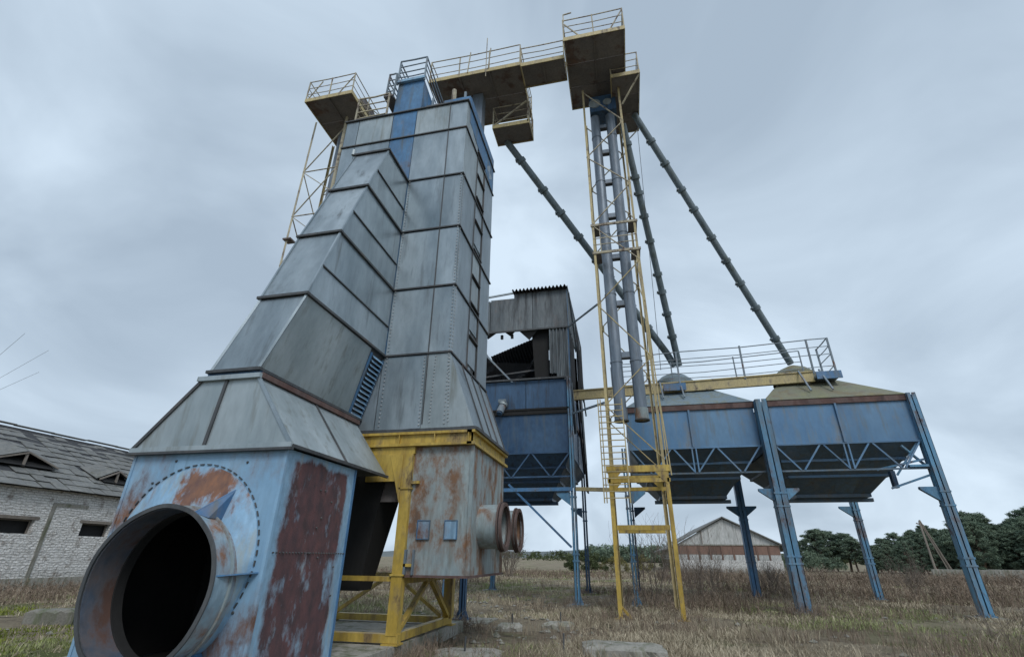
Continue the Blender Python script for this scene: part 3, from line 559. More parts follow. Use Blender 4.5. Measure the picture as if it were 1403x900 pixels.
MB().dented((BX1,BY0+.03,.22),(BX1,BY1-.03,.22),(BX1,BY1-.03,2.92),(BX1,BY0+.03,2.92),seed=99,amp=.014,inset=.0,th=.02).build('side_sheet',peelm,hh,True,label='side sheet with maroon primer showing through peeled blue paint')
MB().slab([(BX0,BY1,.22),(BX0,BY0+.02,.22),(BX0,BY0+.02,2.93),(BX0,BY1,2.93)],.02).build('side_sheet',blue,hh)
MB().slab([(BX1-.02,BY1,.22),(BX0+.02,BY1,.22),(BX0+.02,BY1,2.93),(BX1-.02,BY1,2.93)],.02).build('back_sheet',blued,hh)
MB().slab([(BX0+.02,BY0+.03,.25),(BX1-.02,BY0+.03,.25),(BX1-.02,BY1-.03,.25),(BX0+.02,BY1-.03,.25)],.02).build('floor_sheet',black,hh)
m=MB(); m.box(BX0+.03,BX0+.04,BY0+.03,BY1-.03,.26,2.9); m.box(BX1-.05,BX1-.04,BY0+.03,BY1-.03,.26,2.9); m.box(BX0+.04,BX1-.05,BY1-.05,BY1-.04,.26,2.9); m.box(BX0+.04,BX1-.05,BY0+.03,BY1-.05,2.86,2.9); m.build('lining',black,hh)  # black sheets standing in for the darkness behind the inlet
for x,y,a,bb in ((BX1-.035,BY0-.012,.045,.045),(BX1-.035,BY1-.03,.045,.05),(BX0-.01,BY0-.012,.045,.045)):
    MB().box(x,x+a,y,y+bb,.22,2.92).build('corner_angle',bluem if y>7 else blue,hh)
# dished plate ring, rolled lip and inlet duct
pc=(-5.80,1.58); m=MB(); n=60
for i in range(n):
    a=2*math.pi*i/n; x,z=pc[0]+1.16*math.cos(a),pc[1]+1.16*math.sin(a)
    if z<.3: continue
    a2=a+math.pi/n*1.1; m.beam((x,BY0-.008,z),(pc[0]+1.16*math.cos(a2),BY0-.008,pc[1]+1.16*math.sin(a2)),.02,.014)
m.build('stitch_weld',galvd,hh,kind='stuff')
m=MB()
for x in np.linspace(BX0+.1,BX1-.08,22): m.bolt((x,BY0-.045,2.965),.013)
for y in np.linspace(BY0+.1,BY1-.05,26): m.bolt((BX1+.012,y,1.62),.013,(1,0,0))
for p in ((-4.85,1.52),(-4.78,1.49),(-4.9,1.56),(-4.84,1.2),(-4.8,.95),(-5.1,2.75),(-6.3,2.8),(-6.6,2.5)): m.bolt((p[0],BY0-.005,p[1]),.02)
for i in range(9): m.bolt((BX1+.012,6.1+rnd.random()*1.5,.5+rnd.random()*2.1),.016,(1,0,0))
m.build('bolts',galvd,hh,kind='stuff')
ductw=mat('chalky rust bloomed duct paint',(.20,.30,.38),(.29,.38,.43),scale=1.6,streak=.5,rough=.6,rust=((.27,.12,.05),(.12,.06,.04)),ramt=.42,rscale=2.0,bump=.1,vary=0)
ny=72; inl=MB(); RO=.905
inl.ring((cx_,5.38,cz_),(0,1,0),RO-.012,RO,.40,ny); il=inl.build('inlet_duct',ductw,hh,True); WOB=[il]
# lining sleeve gives the stained inside
inl=MB(); inl.ring((cx_,5.395,cz_),(0,1,0),RO-.03,RO-.014,.375,ny); WOB.append(inl.build('duct_lining',ductb,il,True))
WOB.append(MB().ring((cx_,5.365,cz_),(0,1,0),RO-.02,RO+.03,.022,ny).build('rolled_rim',galvd,il,True))
MB().ring((cx_,5.66,cz_),(0,1,0),RO+.001,RO+.03,.025,ny).build('band',rustp,il,True)
MB().ring((cx_,5.765,cz_),(0,1,0),RO-.05,RO-.028,.14,ny).build('throat_shade',black,il,True)  # added black ring where the painted darkness of the inlet begins
for o in WOB:     # the thin sheet edge of the inlet is knocked out of round
    of_=o['o']
    for v_ in o.data.vertices:
        X_,Y_,Z_=v_.co.x+of_[0]-cx_,v_.co.y+of_[1],v_.co.z+of_[2]-cz_
        a_=math.atan2(Z_,X_); k_=max(0,(5.80-Y_)/.5); dr_=k_*(.010*math.sin(2*a_+1)+.004*math.sin(5*a_)+.003*math.sin(11*a_+2)); 
        v_.co.x+=math.cos(a_)*dr_; v_.co.z+=math.sin(a_)*dr_; v_.co.y+=k_*.006*math.sin(4*a_+.6)
def fin(a,r1,nm='gusset',m_=None,w_=.18):
    ca,sa=math.cos(a),math.sin(a)
    p0=V((cx_+RO*ca,5.42,cz_+RO*sa)); p1=V((cx_+RO*ca,5.89,cz_+RO*sa)); p2=V((cx_+r1*ca,5.89,cz_+r1*sa)); t=V((-sa,0,ca))*.008
    mb=MB(); mb.add([p0-t,p1-t,p2-t,p0+t,p1+t,p2+t],[(0,1,2),(5,4,3),(0,3,4,1),(1,4,5,2),(2,5,3,0)])
    if w_>.1:   # folded flange of the gusset
        q=V((-sa,0,ca))*w_; mb.add([p0,p2,p1-q,p0-q*.9+V((0,.12,0))],[(0,1,2,3),(3,2,1,0)])
    mb.build(nm,m_ or bluem,hh)
fin(R(66),1.28,m_=bluem,w_=.15); fin(R(8),1.12,w_=.05); fin(R(125),1.15,w_=.12); fin(R(-52),1.3,w_=.05); fin(R(190),1.2,w_=.05)
# hood
HB=2.97; rim=[(-6.22,5.86),(-5.22,5.86),(-5.22,8.75),(-6.22,8.75)]; base=[(-7.12,5.86),(-4.44,5.86),(-4.44,8.78),(-7.12,8.78)]
MB().add([(x+.02*(1 if x<-5.8 else -1),y+.02*(1 if y<7 else -1),HB) for x,y in base]+[(x,y+.02*(1 if y<7 else -1),4.0) for x,y in rim],[(0,1,5,4),(1,2,6,5),(2,3,7,6),(3,0,4,7),(4,5,6,7),(0,3,2,1)]).build('hood_core',galvd,hh)
def lerp(a,b,t): return tuple(a[i]+(b[i]-a[i])*t for i in range(len(a)))
Bf=[(*p,HB) for p in base]; Rf=[(*p,4.0) for p in rim]
for k,(t0,t1) in enumerate(((0,.47),(.47,1))):
    MB().dented(lerp(Bf[0],Bf[1],t0),lerp(Bf[0],Bf[1],t1),lerp(Rf[0],Rf[1],t1*.98),lerp(Rf[0],Rf[1],t0),seed=80+k,amp=.014,inset=.006).build('panel',galvp,hh,True)
for k,(t0,t1) in enumerate(((0,.5),(.5,1))):
    MB().dented(lerp(Bf[1],Bf[2],t0),lerp(Bf[1],Bf[2],t1),lerp(Rf[1],Rf[2],t1),lerp(Rf[1],Rf[2],t0),seed=84+k,amp=.014,inset=.006).build('panel',galvp,hh,True)
MB().dented(Bf[3],Bf[0],Rf[0],Rf[3],seed=88,amp=.012,inset=.006).build('panel',galvp,hh,True)
MB().slab([Bf[2],Bf[3],Rf[3],Rf[2]],.02).build('panel',galv,hh)
for a,b in ((Bf[0],Rf[0]),(Bf[1],Rf[1]),(lerp(Bf[0],Bf[1],.47),lerp(Rf[0],Rf[1],.46)),(lerp(Bf[1],Bf[2],.5),lerp(Rf[1],Rf[2],.5))):
    MB().beam(V(a)+V((0,-.01,0)),V(b)+V((0,-.01,0)),.05,.03,(0,-1,0)).build('corner_angle',galvd if a!=Bf[1] else galv,hh)
MB().box(-7.14,-4.42,5.83,5.86,2.93,3.0).build('hood_lip',galvp,hh); MB().box(-4.45,-4.40,5.86,8.8,2.93,2.975).build('hood_lip',galvd,hh); MB().box(-7.16,-4.40,5.81,5.88,2.895,2.93).build('hood_lip',galvd,hh)
MB().box(-6.27,-5.17,5.80,5.86,3.98,4.05).build('rim_angle',galvp,hh); MB().box(-5.23,-5.16,5.86,8.78,3.99,4.07).build('rim_angle',trim,hh); MB().box(-6.28,-6.2,5.86,8.78,3.99,4.07).build('rim_angle',galvd,hh)
MB().box(-6.2,-5.25,5.90,8.76,4.0,4.12).build('flexible_joint',bluem,hh)
# ------------------------------------------------------------------ platforms at the top
def platform(name,label,cat,x0,x1,y0,y1,z,h_,skip=(),toe=yelp,m=rail,extra=True):
    t=thing(name,label,cat,((x0+x1)/2,(y0+y1)/2,z),None)
    nx_=max(1,round((x1-x0)/1.3)); ny_=max(1,round((y1-y0)/1.3))
    for i in range(nx_):
        for j in range(ny_):
            MB().box(x0+(x1-x0)*i/nx_+.008,x0+(x1-x0)*(i+1)/nx_-.008,y0+(y1-y0)*j/ny_+.008,y0+(y1-y0)*(j+1)/ny_-.008,z-.03,z+.0).build('deck_plate',deckm,t)
    for i in range(1,nx_): MB().box(x0+(x1-x0)*i/nx_-.03,x0+(x1-x0)*i/nx_+.03,y0,y1,z-.1,z-.032).build('deck_joist',deckm,t)
    for (a,b,c,d) in ((x0-.03,x1+.03,y0-.03,y0),(x0-.03,x1+.03,y1,y1+.03),(x0-.03,x0,y0,y1),(x1,x1+.03,y0,y1)):
        MB().box(a,b,c,d,z-.1,z+.12).build('toe_board',toe,t)
    P4=[(x0,y0,z),(x1,y0,z),(x1,y1,z),(x0,y1,z),(x0,y0,z)]
    handrail(t,P4,h_,m,levels=(1.0,.66,.33),skip=skip,every=1.4)
    return t
pl=platform('elevator_platform','square railed platform on top of the leftmost lattice tower, behind the dryer','platform',-14.0,-11.45,14.3,17.2,22.1,1.35)
for p,q in (((-14.0,14.35,22.15),(-13.3,14.35,23.4)),((-11.5,14.35,23.4),(-12.3,14.35,22.15)),((-11.5,14.5,22.1),(-11.5,16.8,23.4))): MB().beam(p,q,.04).build('brace',rail,pl)
MB().box(-12.2,-11.6,15.6,16.6,22.12,23.3).build('drive_cover',deckm,pl)
p2=platform('elevator_platform','long railed platform right behind the top of the dryer tower, joined to the footbridge','platform',-7.5,-3.1,14.55,17.5,22.05,1.35)
for x in (-5.6,-4.6): MB().beam((x,14.5,22.1),(x+.1,14.5,23.5),.04).build('brace',rail,p2)
MB().tube((-4.7,14.5,21.6),(-4.7,14.5,24.3),.02,6).build('mast',rail,p2)
MB().box(-6.6,-5.6,15.2,16.4,22.1,23.0).build('drive_cover',bluem,p2)
for x in (-6.4,-5.4): 
    MB().box(x-.25,x+.25,15.6,16.1,14.0,21.95).build('elevator_leg',tubem,p2)
p3=platform('lower_landing','small railed landing hanging just below the long platform behind the dryer','platform',-4.75,-3.0,16.2,17.3,20.2,1.3)
for p,q in (((-3.05,16.2,20.2),(-3.05,16.2,21.95)),((-3.05,17.3,20.2),(-3.05,17.3,21.95)),((-4.7,16.2,20.3),(-3.1,16.2,21.6))): MB().beam(p,q,.06).build('hanger',rail,p3)
br=platform('footbridge','narrow railed footbridge between the two high platforms','footbridge',-3.05,-1.08,14.62,15.75,22.03,1.15,skip=(1,3))
p4=platform('elevator_platform','topmost railed platform above the yellow lattice tower','platform',-1.0,1.62,14.05,17.75,22.35,1.35)
for p,q in (((-.95,14.05,23.4),(-.3,14.05,22.4)),((1.6,14.05,23.6),(1.0,14.05,22.4)),((-.98,14.05,23.6),(-.98,14.05,24.1)),((-.98,14.05,24.1),(-.6,14.05,24.15))): MB().beam(p,q,.045).build('brace',rail,p4)
MB().box(-.2,.9,16.0,17.3,22.4,23.1).build('drive_cover',blued,p4)
m=MB(); m.box(-.15,1.1,17.0,18.2,21.0,22.0); m.build('boot_housing',blued,p4)
MB().tube((.1,16.95,21.5),(.1,17.0,21.5),.28,14).build('pulley',galvp,p4); MB().tube((.7,16.95,21.5),(.7,17.0,21.5),.2,14).build('pulley',galvp,p4)
p5=platform('side_landing','small railed landing right of the yellow lattice tower just under its topmost platform','platform',.95,2.22,15.9,19.3,21.8,1.35,toe=yelp)
for p,q in (((2.2,19.2,21.7),(1.35,18.6,20.2)),((2.2,15.95,21.7),(1.35,16.5,20.6))): MB().beam(p,q,.06).build('brace',rail,p5)
# ------------------------------------------------------------------ lattice towers
lt=thing('lattice_tower','yellow steel lattice tower on a portal base between the blue bins, carrying twin elevator legs','lattice tower',(.4,17.6,0))
LX0,LX1,LY0,LY1=-.45,1.3,16.5,18.7
for (x,y,dx,dy) in ((LX0,LY0,1,1),(LX1,LY0,-1,1),(LX1,LY1,-1,-1),(LX0,LY1,1,-1)):
    MB().angle((x,y,4.3),(x,y,22.0),.09,.012,((dx,0,0),(0,dy,0))).build('leg',yelp,lt)
    m=channel((x,y,0),(x,y,4.2),.125,.12,.012,(0,-1 if dy>0 else 1,0)); m.box(x-.17,x+.17,y-.15,y+.15,-.05,.03); m.build('base_leg',yel if dy>0 else yelp,lt)
    MB().add([(x,y-.07,4.1),(x+dx*.35,y-.07,4.1),(x,y-.07,3.7),(x,y-.055,4.1),(x+dx*.35,y-.055,4.1),(x,y-.055,3.7)],[(0,1,2),(5,4,3),(0,3,4,1),(1,4,5,2),(2,5,3,0)]).build('gusset',yel,lt)
for y in (LY0,LY1):
    MB().box(LX0-.12,LX1+.12,y-.08,y+.08,4.1,4.3).build('portal_beam',yel,lt); MB().box(LX0+.08,LX1-.08,y-.05,y+.05,2.38,2.52).build('cross_beam',yel,lt)
    MB().box(LX0-.1,LX1+.1,y-.06,y+.06,3.78,3.9).build('cross_beam',yel,lt)
for x in (LX0,LX1): MB().box(x-.08,x+.08,LY0+.08,LY1-.08,4.1,4.3).build('portal_beam',yel,lt)
MB().beam((LX0+.0,LY0,.35),(LX0+.35,LY0-.05,0.0),.07).build('foot_stay',yel,lt)
nl=[21.9,19.59,17.7,15.95,14.0,12.1,10.27,8.04,6.35,4.5]
for y in (LY0+.02,LY1-.02):
    for i in range(len(nl)-1):
        a=(LX0 if i%2==0 else LX1); b=(LX1 if i%2==0 else LX0)
        MB().beam((a,y,nl[i]),(b,y,nl[i+1]),.06,.03).build('brace',yelp if i>4 else rail,lt)
    for z in nl[1:-1:2]: MB().box(LX1-.14,LX1-.01,y-.012,y+.012,z-.12,z+.12).build('node_plate',yelp,lt)
    for z in nl[2:-1:2]: MB().box(LX0+.01,LX0+.14,y-.012,y+.012,z-.12,z+.12).build('node_plate',yelp,lt)
for x in (LX0+.02,LX1-.02):
    for i in range(len(nl)-1):
        a=(LY0 if i%2==0 else LY1); b=(LY1 if i%2==0 else LY0)
        MB().beam((x,a,nl[i]),(x,b,nl[i+1]),.05,.03,(1,0,0)).build('brace',yelp if i>4 else rail,lt)
# rest landing half way up
for z,zz in ((13.95,0),(12.6,1)):
    MB().box(LX0-.05,LX1+.08,LY0-.04,LY0+.02,z-.05,z+.05).build('cross_beam',rail,lt)
    MB().box(LX0-.02,LX0+.3,LY0+.03,LY0+.75,z-.05,z-.01).build('landing_plate',deckm,lt); MB().box(LX1-.3,LX1+.06,LY0+.03,LY0+.75,z-.05,z-.01).build('landing_plate',deckm,lt)
for z in (13.3,13.0): MB().beam((LX0,LY0,z),(LX1,LY0,z),.03).build('rail',rail,lt)
MB().beam((LX0+.3,LY0,12.6),(LX0+.3,LY0,13.9),.035).build('post',rail,lt)
MB().beam((LX1+.35,LY1,4.3),(LX1+.02,LY1,13.9),.04).build('stay',yelp,lt); MB().beam((LX1+.12,LY0+.6,4.3),(LX1-.05,LY0+.6,21.0),.035).build('stay',yelp,lt)
# steep ladder on the left of the base
ld=thing('steel_ladder','yellow steel ladder with many rungs hanging at the left foot of the lattice tower','ladder',(-.3,16.2,3.2))
for x in (-.68,-.6,.12): MB().beam((x,16.28,3.15),(x,16.28,6.5),.035).build('stringer',yelp,ld)
rg=MB().beam((-.68,16.28,3.3),(.12,16.28,3.3),.05,.025).build('rung',yelp,ld)
for i in range(1,16): share('rung',rg,ld,(0,0,i*.2))
# stays tying the tower to the shed and bin
stg='thin steel stays between the lattice tower and the shed'
tag(MB().beam((LX0,16.5,10.3),(-1.95,20.25,11.25),.06).build('stay_rod',railb),'upper thin grey stay between the lattice tower and the shed wall','stay',stg)
tag(MB().beam((LX0,16.5,6.45),(-1.95,20.25,7.15),.07).build('stay_rod',railb),'lower grey stay between the lattice tower and the blue bin corner','stay',stg)
# twin elevator legs
be=thing('bucket_elevator','pair of long grey elevator tubes hanging inside the yellow lattice tower','elevator',(.4,17.4,6.1))
for x in (.06,.78):
    MB().tube((x,17.4,6.1),(x,17.4,21.2),.215,20).build('tube',tubem,be,True)
    MB().tube((x,17.4,6.02),(x,17.4,6.42),.24,20).build('end_sleeve',rustp if x>.5 else tubem,be,True)
    m=MB(); m.ring((x,17.4,5.98),(0,0,1),.2,.265,.04,20); m.build('sleeve_ring',galvd,be,True)
    for z in (8.2,11.1,14.0,16.9,19.6): m=MB(); m.ring((x,17.4,z),(0,0,1),.21,.235,.06,20); m.build('coupling',tubem,be,True)
for z in (8.5,10.7,12.9,15.0,16.9,18.7,20.3):
    MB().box(.27,.57,17.33,17.47,z-.1,z+.12).build('spacer',tubem,be); MB().box(.24,.6,17.3,17.5,z-.14,z-.1).build('spacer_plate',galvd,be)
# left lattice tower
l2=thing('lattice_tower','thin lattice tower under the leftmost platform, seen left of the dryer','lattice tower',(-13.3,16.2,0))
for (x,y,dx,dy) in ((-14.2,15.5,1,1),(-12.35,15.5,-1,1),(-12.35,17.2,-1,-1),(-14.2,17.2,1,-1)):
    MB().angle((x,y,0),(x,y,22.0),.1,.014,((dx,0,0),(0,dy,0))).build('leg',rail if y<16 else yelp,l2)
zs=[21.3,18.6,15.9,13.2,10.5,7.8,5.1,2.4]
for y in (15.52,17.18):
    for i in range(len(zs)-1):
        MB().beam((-14.2,y,zs[i+1]),(-12.35,y,zs[i]),.05,.03).build('brace',rail,l2); MB().beam((-14.2,y,zs[i+1]),(-12.35,y,zs[i+1]),.05,.03).build('brace',rail,l2)
        if y<16: MB().beam((-14.2,y,zs[i+1]),(-12.35,y,zs[i+1]-1.5),.05,.03).build('brace',rail,l2)
for x in (-14.18,-12.37):
    for i in range(len(zs)-1): MB().beam((x,15.5,zs[i+1]),(x,17.2,zs[i+1]-1.9),.05,.03,(1,0,0)).build('brace',rail,l2)
MB().box(-14.3,-13.9,15.4,15.8,14.55,14.62).build('landing_plate',deckm,l2)
e2=thing('bucket_elevator','grey elevator tube under the leftmost platform','elevator',(-12.9,16.3,0))
for x in (-13.1,-12.7):
    MB().tube((x,16.4,0.3),(x,16.4,21.8),.2,16).build('tube',tubem,e2,True)
MB().box(-13.5,-12.3,16,16.8,0,.5).build('boot',deckm,e2)
# ------------------------------------------------------------------ bins
CY=23.65
def bracket(t,x,y,z,dirx,m):
    MB().add([(x,y-.07,z),(x+dirx*.55,y-.07,z),(x+dirx*.55,y-.07,z-.08),(x,y-.07,z-.5),(x,y+.07,z),(x+dirx*.55,y+.07,z),(x+dirx*.55,y+.07,z-.08),(x,y+.07,z-.5)],[(0,1,2,3),(7,6,5,4),(0,4,5,1),(1,5,6,2),(2,6,7,3),(3,7,4,0)]).build('bracket',m,t)
def binleg(t,x,y,z1,m,w_=.22,foot=True,dx=(1,)):
    lg=MB()
    for s in (-1,1):
        lg.box(x+s*w_/2-(.014 if s>0 else 0),x+s*w_/2+(.014 if s<0 else 0),y-w_/2,y+w_/2,.1,z1)
        for yy_ in (y-w_/2,y+w_/2-.014): lg.box(min(x+s*w_/2,x+s*.02),max(x+s*w_/2,x+s*.02),yy_,yy_+.014,.1,z1)
    if foot: lg.box(x-.2,x+.2,y-.2,y+.2,.05,.09)
    l=lg.build('leg',m,t)
    for z in (1.45,1.68,3.3,3.75): MB().box(x-w_/2-.02,x+w_/2+.02,y-w_/2-.015,y+w_/2+.015,z,z+.06).build('batten_plate',m,l)
    if foot:
        f=MB()
        for sx in (-1,1):
            f.add([(x+sx*w_/2,y-.008,.09),(x+sx*.19,y-.008,.09),(x+sx*w_/2,y-.008,.35),(x+sx*w_/2,y+.008,.09),(x+sx*.19,y+.008,.09),(x+sx*w_/2,y+.008,.35)],[(0,1,2),(5,4,3),(0,3,4,1),(1,4,5,2),(2,5,3,0)])
        f.build('foot_gusset',m,l)
    for d in dx: bracket(l,x+d*.13,y,3.95,d,m)
    return l
def hopper(name,label,x0,x1,wallm,seg,roofmats,legs,y0=20.3,y1=27.0,zt=7.25,zm=5.56,zb=4.0,top2=None,conem=blued):
    t=thing(name,label,'grain bin',((x0+x1)/2,CY,0),None)
    cx=(x0+x1)/2
    # upper walls, one panel per bay, stiffener between
    xs_=[x0]+seg+[x1]
    core=MB().box(x0+.02,x1-.02,y0+.02,y1-.02,zm,zt).build('bin_core',conem,t)
    for i in range(len(xs_)-1):
        MB().dented((xs_[i],y0,zm),(xs_[i+1],y0,zm),(xs_[i+1],y0,zt-.2),(xs_[i],y0,zt-.2),seed=int(cx*10)+i+200,amp=.02,inset=.006).build('wall_panel',wallm[i%len(wallm)],t,True)
        MB().slab([(xs_[i+1]-.01,y1,zm),(xs_[i]+.01,y1,zm),(xs_[i]+.01,y1,zt),(xs_[i+1]-.01,y1,zt)],.015).build('wall_panel',wallm[0],t)
    for k in range(2):
        ya,yb=y0+(y1-y0)*k/2,y0+(y1-y0)*(k+1)/2
        MB().dented((x1,ya,zm),(x1,yb,zm),(x1,yb,zt),(x1,ya,zt),seed=300+k,amp=.015).build('wall_panel',wallm[0],t,True)
        MB().dented((x0,yb,zm),(x0,ya,zm),(x0,ya,zt),(x0,yb,zt),seed=304+k,amp=.015).build('wall_panel',wallm[0],t,True)
    for x in seg: 
        MB().box(x-.035,x+.035,y0-.08,y0-.003,zm-.0,zt-.2).build('stiffener',wallm[0],t)
    MB().box(x0-.02,x1+.02,y0-.06,y0+.05,zm-.05,zm).build('lower_rim',wallm[0],t)
    MB().box(x0-.03,x1+.03,y0-.07,y0-.0,zt-.2,zt+.02).build('fascia',trim if roofmats else black,t)
    MB().box(x1,x1+.05,y0,y1,zt-.2,zt+.02).build('fascia',trim,t)
    # cone: four sloping faces built of panels with ribs
    bx0,bx1,by0,by1=cx-1.35,cx+1.35,CY-1.0,CY+1.0
    top=[(x0,y0),(x1,y0),(x1,y1),(x0,y1)]; bot=[(bx0,by0),(bx1,by0),(bx1,by1),(bx0,by1)]
    for k in range(4):
        a,b=top[k],top[(k+1)%4]; c,d=bot[(k+1)%4],bot[k]; nseg=4
        for i in range(nseg):
            for (v0,v1) in ((0,.62),(.62,1.0)):
                def pt(u,v): 
                    p=lerp(lerp(a,b,u),lerp(d,c,u),v); return (*p,zm-.05+(zb-zm+.05)*v)
                MB().dented(pt(i/nseg,v1),pt((i+1)/nseg,v1),pt((i+1)/nseg,v0),pt(i/nseg,v0),seed=k*10+i,amp=.02,inset=.004,n=2).build('cone_panel',conem,t,True)
    for v in (.3,.62): 
        q=[lerp(a,b,v) for a,b in zip(top,bot)]; z=zm-.05+(zb-zm+.05)*v
        for k in range(4): MB().beam((*q[k],z),(*q[(k+1)%4],z),.12,.1).build('cone_rib',conem if k else wallm[0],t)
    MB().box(bx0,bx1,by0,by1,zb-.12,zb).build('cone_outlet',conem,t)
    MB().box(bx0-.2,bx1+.2,by0+.4,by0+.6,zb-.26,zb-.125).build('outlet_beam',conem,t)
    # bracing trusses under the front rim
    nb=6; zlo=zm-.95
    L_=(x1-x0)/nb
    for i in range(nb):
        xa,xb=x0+i*L_,x0+(i+1)*L_
        za,zb_=(zm-.05,zlo) if i%2==0 else (zlo,zm-.05)
        MB().beam((xa+.06,y0-.02,za),(xb-.06,y0-.02,zb_),.055,.055).build('brace',wallm[0],t)
    MB().box(x0,x1,y0-.03,y0+.03,zlo-.06,zlo).build('tie_bar',conem,t)
    for x in seg: MB().box(x-.1,x-.05,y0-.05,y0+.0,zlo,zm-.05).build('post',wallm[0],t); MB().box(x+.05,x+.1,y0-.05,y0+.0,zlo,zm-.05).build('post',wallm[0],t)
    # roof: four pitched sheets to a round cap
    if roofmats:
        za=9.65; e_=.12
        A=(cx,CY); tr=.55
        tp=[(cx-tr,CY-tr),(cx+tr,CY-tr),(cx+tr,CY+tr),(cx-tr,CY+tr)]
        rt_=[(x0-e_*.2,y0-.1),(x1+e_*.2,y0-.1),(x1+e_*.2,y1+.1),(x0-e_*.2,y1+.1)]
        zr=zt+(za-zt)*(1-tr/2.6)
        for k in range(4):
            a,b=rt_[k],rt_[(k+1)%4]; c,d=tp[(k+1)%4],tp[k]
            ns=3
            for i in range(ns):
                u0,u1=i/ns,(i+1)/ns
                MB().dented((*lerp(a,b,u0),zt+.03),(*lerp(a,b,u1),zt+.03),(*lerp(d,c,u1),zr),(*lerp(d,c,u0),zr),seed=k*7+i+500,amp=.03,inset=.004).build('roof_sheet',roofmats[0] if not(k==0 and i==1) else roofmats[-1],t,True)
        cp=MB(); cp.tube((cx,CY,zr-.2),(cx,CY,9.35),.95,20,.9,cap=False); cp.tube((cx,CY,9.35),(cx,CY,9.62),.9,20,.6,cap=False); cp.tube((cx,CY,9.62),(cx,CY,9.82),.6,20,.17); cp.build('roof_cap',moss if roofmats[0] is moss else roofb,t,True)
    for l in legs: binleg(t,*l)
    return t
wA=mat('bin wall blue',(.07,.16,.285),(.115,.23,.37),scale=.8,streak=.5,rough=.45,bump=.05,vary=.2,rust=((.14,.12,.09),(.09,.09,.08)),ramt=.05,rscale=.8,dirt=(.12,.165,.20),damt=.5,fine=.1)
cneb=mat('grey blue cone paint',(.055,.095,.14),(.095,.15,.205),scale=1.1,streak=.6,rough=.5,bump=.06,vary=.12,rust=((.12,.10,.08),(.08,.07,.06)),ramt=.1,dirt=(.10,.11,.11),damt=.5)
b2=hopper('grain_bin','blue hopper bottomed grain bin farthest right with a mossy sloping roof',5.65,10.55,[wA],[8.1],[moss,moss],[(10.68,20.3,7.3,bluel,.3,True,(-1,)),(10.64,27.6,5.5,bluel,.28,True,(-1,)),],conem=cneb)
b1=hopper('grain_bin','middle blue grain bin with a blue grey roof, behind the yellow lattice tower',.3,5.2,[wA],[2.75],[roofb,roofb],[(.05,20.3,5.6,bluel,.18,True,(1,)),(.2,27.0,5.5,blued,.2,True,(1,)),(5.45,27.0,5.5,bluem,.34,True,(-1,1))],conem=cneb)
jl=thing('bin_column','heavy blue channel column standing between the two right hand bins','column',(5.44,20.2,0))
binleg(jl,5.44,20.14,7.28,bluel,.42,True,(-1,1))
MB().box(5.25,5.63,19.96,20.0,3.55,4.0).build('splice_plate',blued,jl)
for (xa,xb,za,zb) in ((10.5,9.0,4.9,4.6),(10.5,9.3,4.35,3.95),(10.45,9.6,5.5,4.4),(9.9,10.6,5.4,4.7)):
    MB().beam((xa,20.35,za),(xb,20.6,zb),.07).build('brace',bluel,b2)
MB().box(9.9,10.5,20.2,20.5,4.62,4.7).build('stub_beam',bluel,b2)
MB().box(9.55,9.7,20.9,21.1,4.0,4.6).build('strut',blued,b2)
wN=mat('shaded navy bin paint',(.02,.055,.12),(.04,.095,.18),scale=.8,streak=.6,rough=.45,bump=.05,vary=.15,dirt=(.07,.10,.13),damt=.4)  # bin wall blue darkened to carry the shadow on this bin
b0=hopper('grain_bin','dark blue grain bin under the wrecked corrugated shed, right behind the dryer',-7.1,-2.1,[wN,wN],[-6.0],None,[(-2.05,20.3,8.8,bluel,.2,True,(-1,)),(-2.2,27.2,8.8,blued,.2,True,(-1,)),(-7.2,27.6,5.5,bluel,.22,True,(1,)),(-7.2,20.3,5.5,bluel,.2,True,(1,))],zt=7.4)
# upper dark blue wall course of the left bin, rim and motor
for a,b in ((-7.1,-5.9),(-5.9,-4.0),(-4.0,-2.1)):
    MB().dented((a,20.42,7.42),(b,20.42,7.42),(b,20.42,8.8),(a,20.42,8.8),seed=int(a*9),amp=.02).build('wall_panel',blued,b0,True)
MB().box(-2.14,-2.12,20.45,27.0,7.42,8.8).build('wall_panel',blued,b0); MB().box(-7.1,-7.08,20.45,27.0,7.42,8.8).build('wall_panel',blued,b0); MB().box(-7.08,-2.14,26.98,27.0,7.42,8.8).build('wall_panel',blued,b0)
MB().box(-7.1,-2.08,20.2,20.3,7.38,7.46).build('ledge',black,b0); MB().box(-7.1,-2.06,20.15,20.3,4.0,4.14).build('tie_beam',bluem,b0)
MB().beam((-4.7,20.25,4.3),(-2.2,20.25,1.95),.08).build('brace',bluem,b0)
mo=thing('electric_motor','small pale electric motor fixed to the dark blue bin wall beside the dryer','motor',(-5.0,20.2,7.6))
MB().tube((-5.02,20.25,7.65),(-5.08,19.95,7.25),.16,14).build('motor_body',railb,mo,True); MB().tube((-5.0,20.3,7.75),(-5.02,20.22,7.62),.2,14).build('motor_flange',galvp,mo,True)
MB().tube((-5.08,19.95,7.25),(-5.09,19.92,7.2),.12,14).build('fan_cover',blued,mo,True); MB().box(-5.2,-4.85,20.12,20.3,7.78,7.92).build('terminal_box',railb,mo)
tb=MB().beam((-1.95,20.3,4.08),(.0,20.3,4.0),.16,.14).build('tie_beam',yelp); tag(tb,'short faded yellow tie beam between the left and middle bins, behind the ladder','beam')
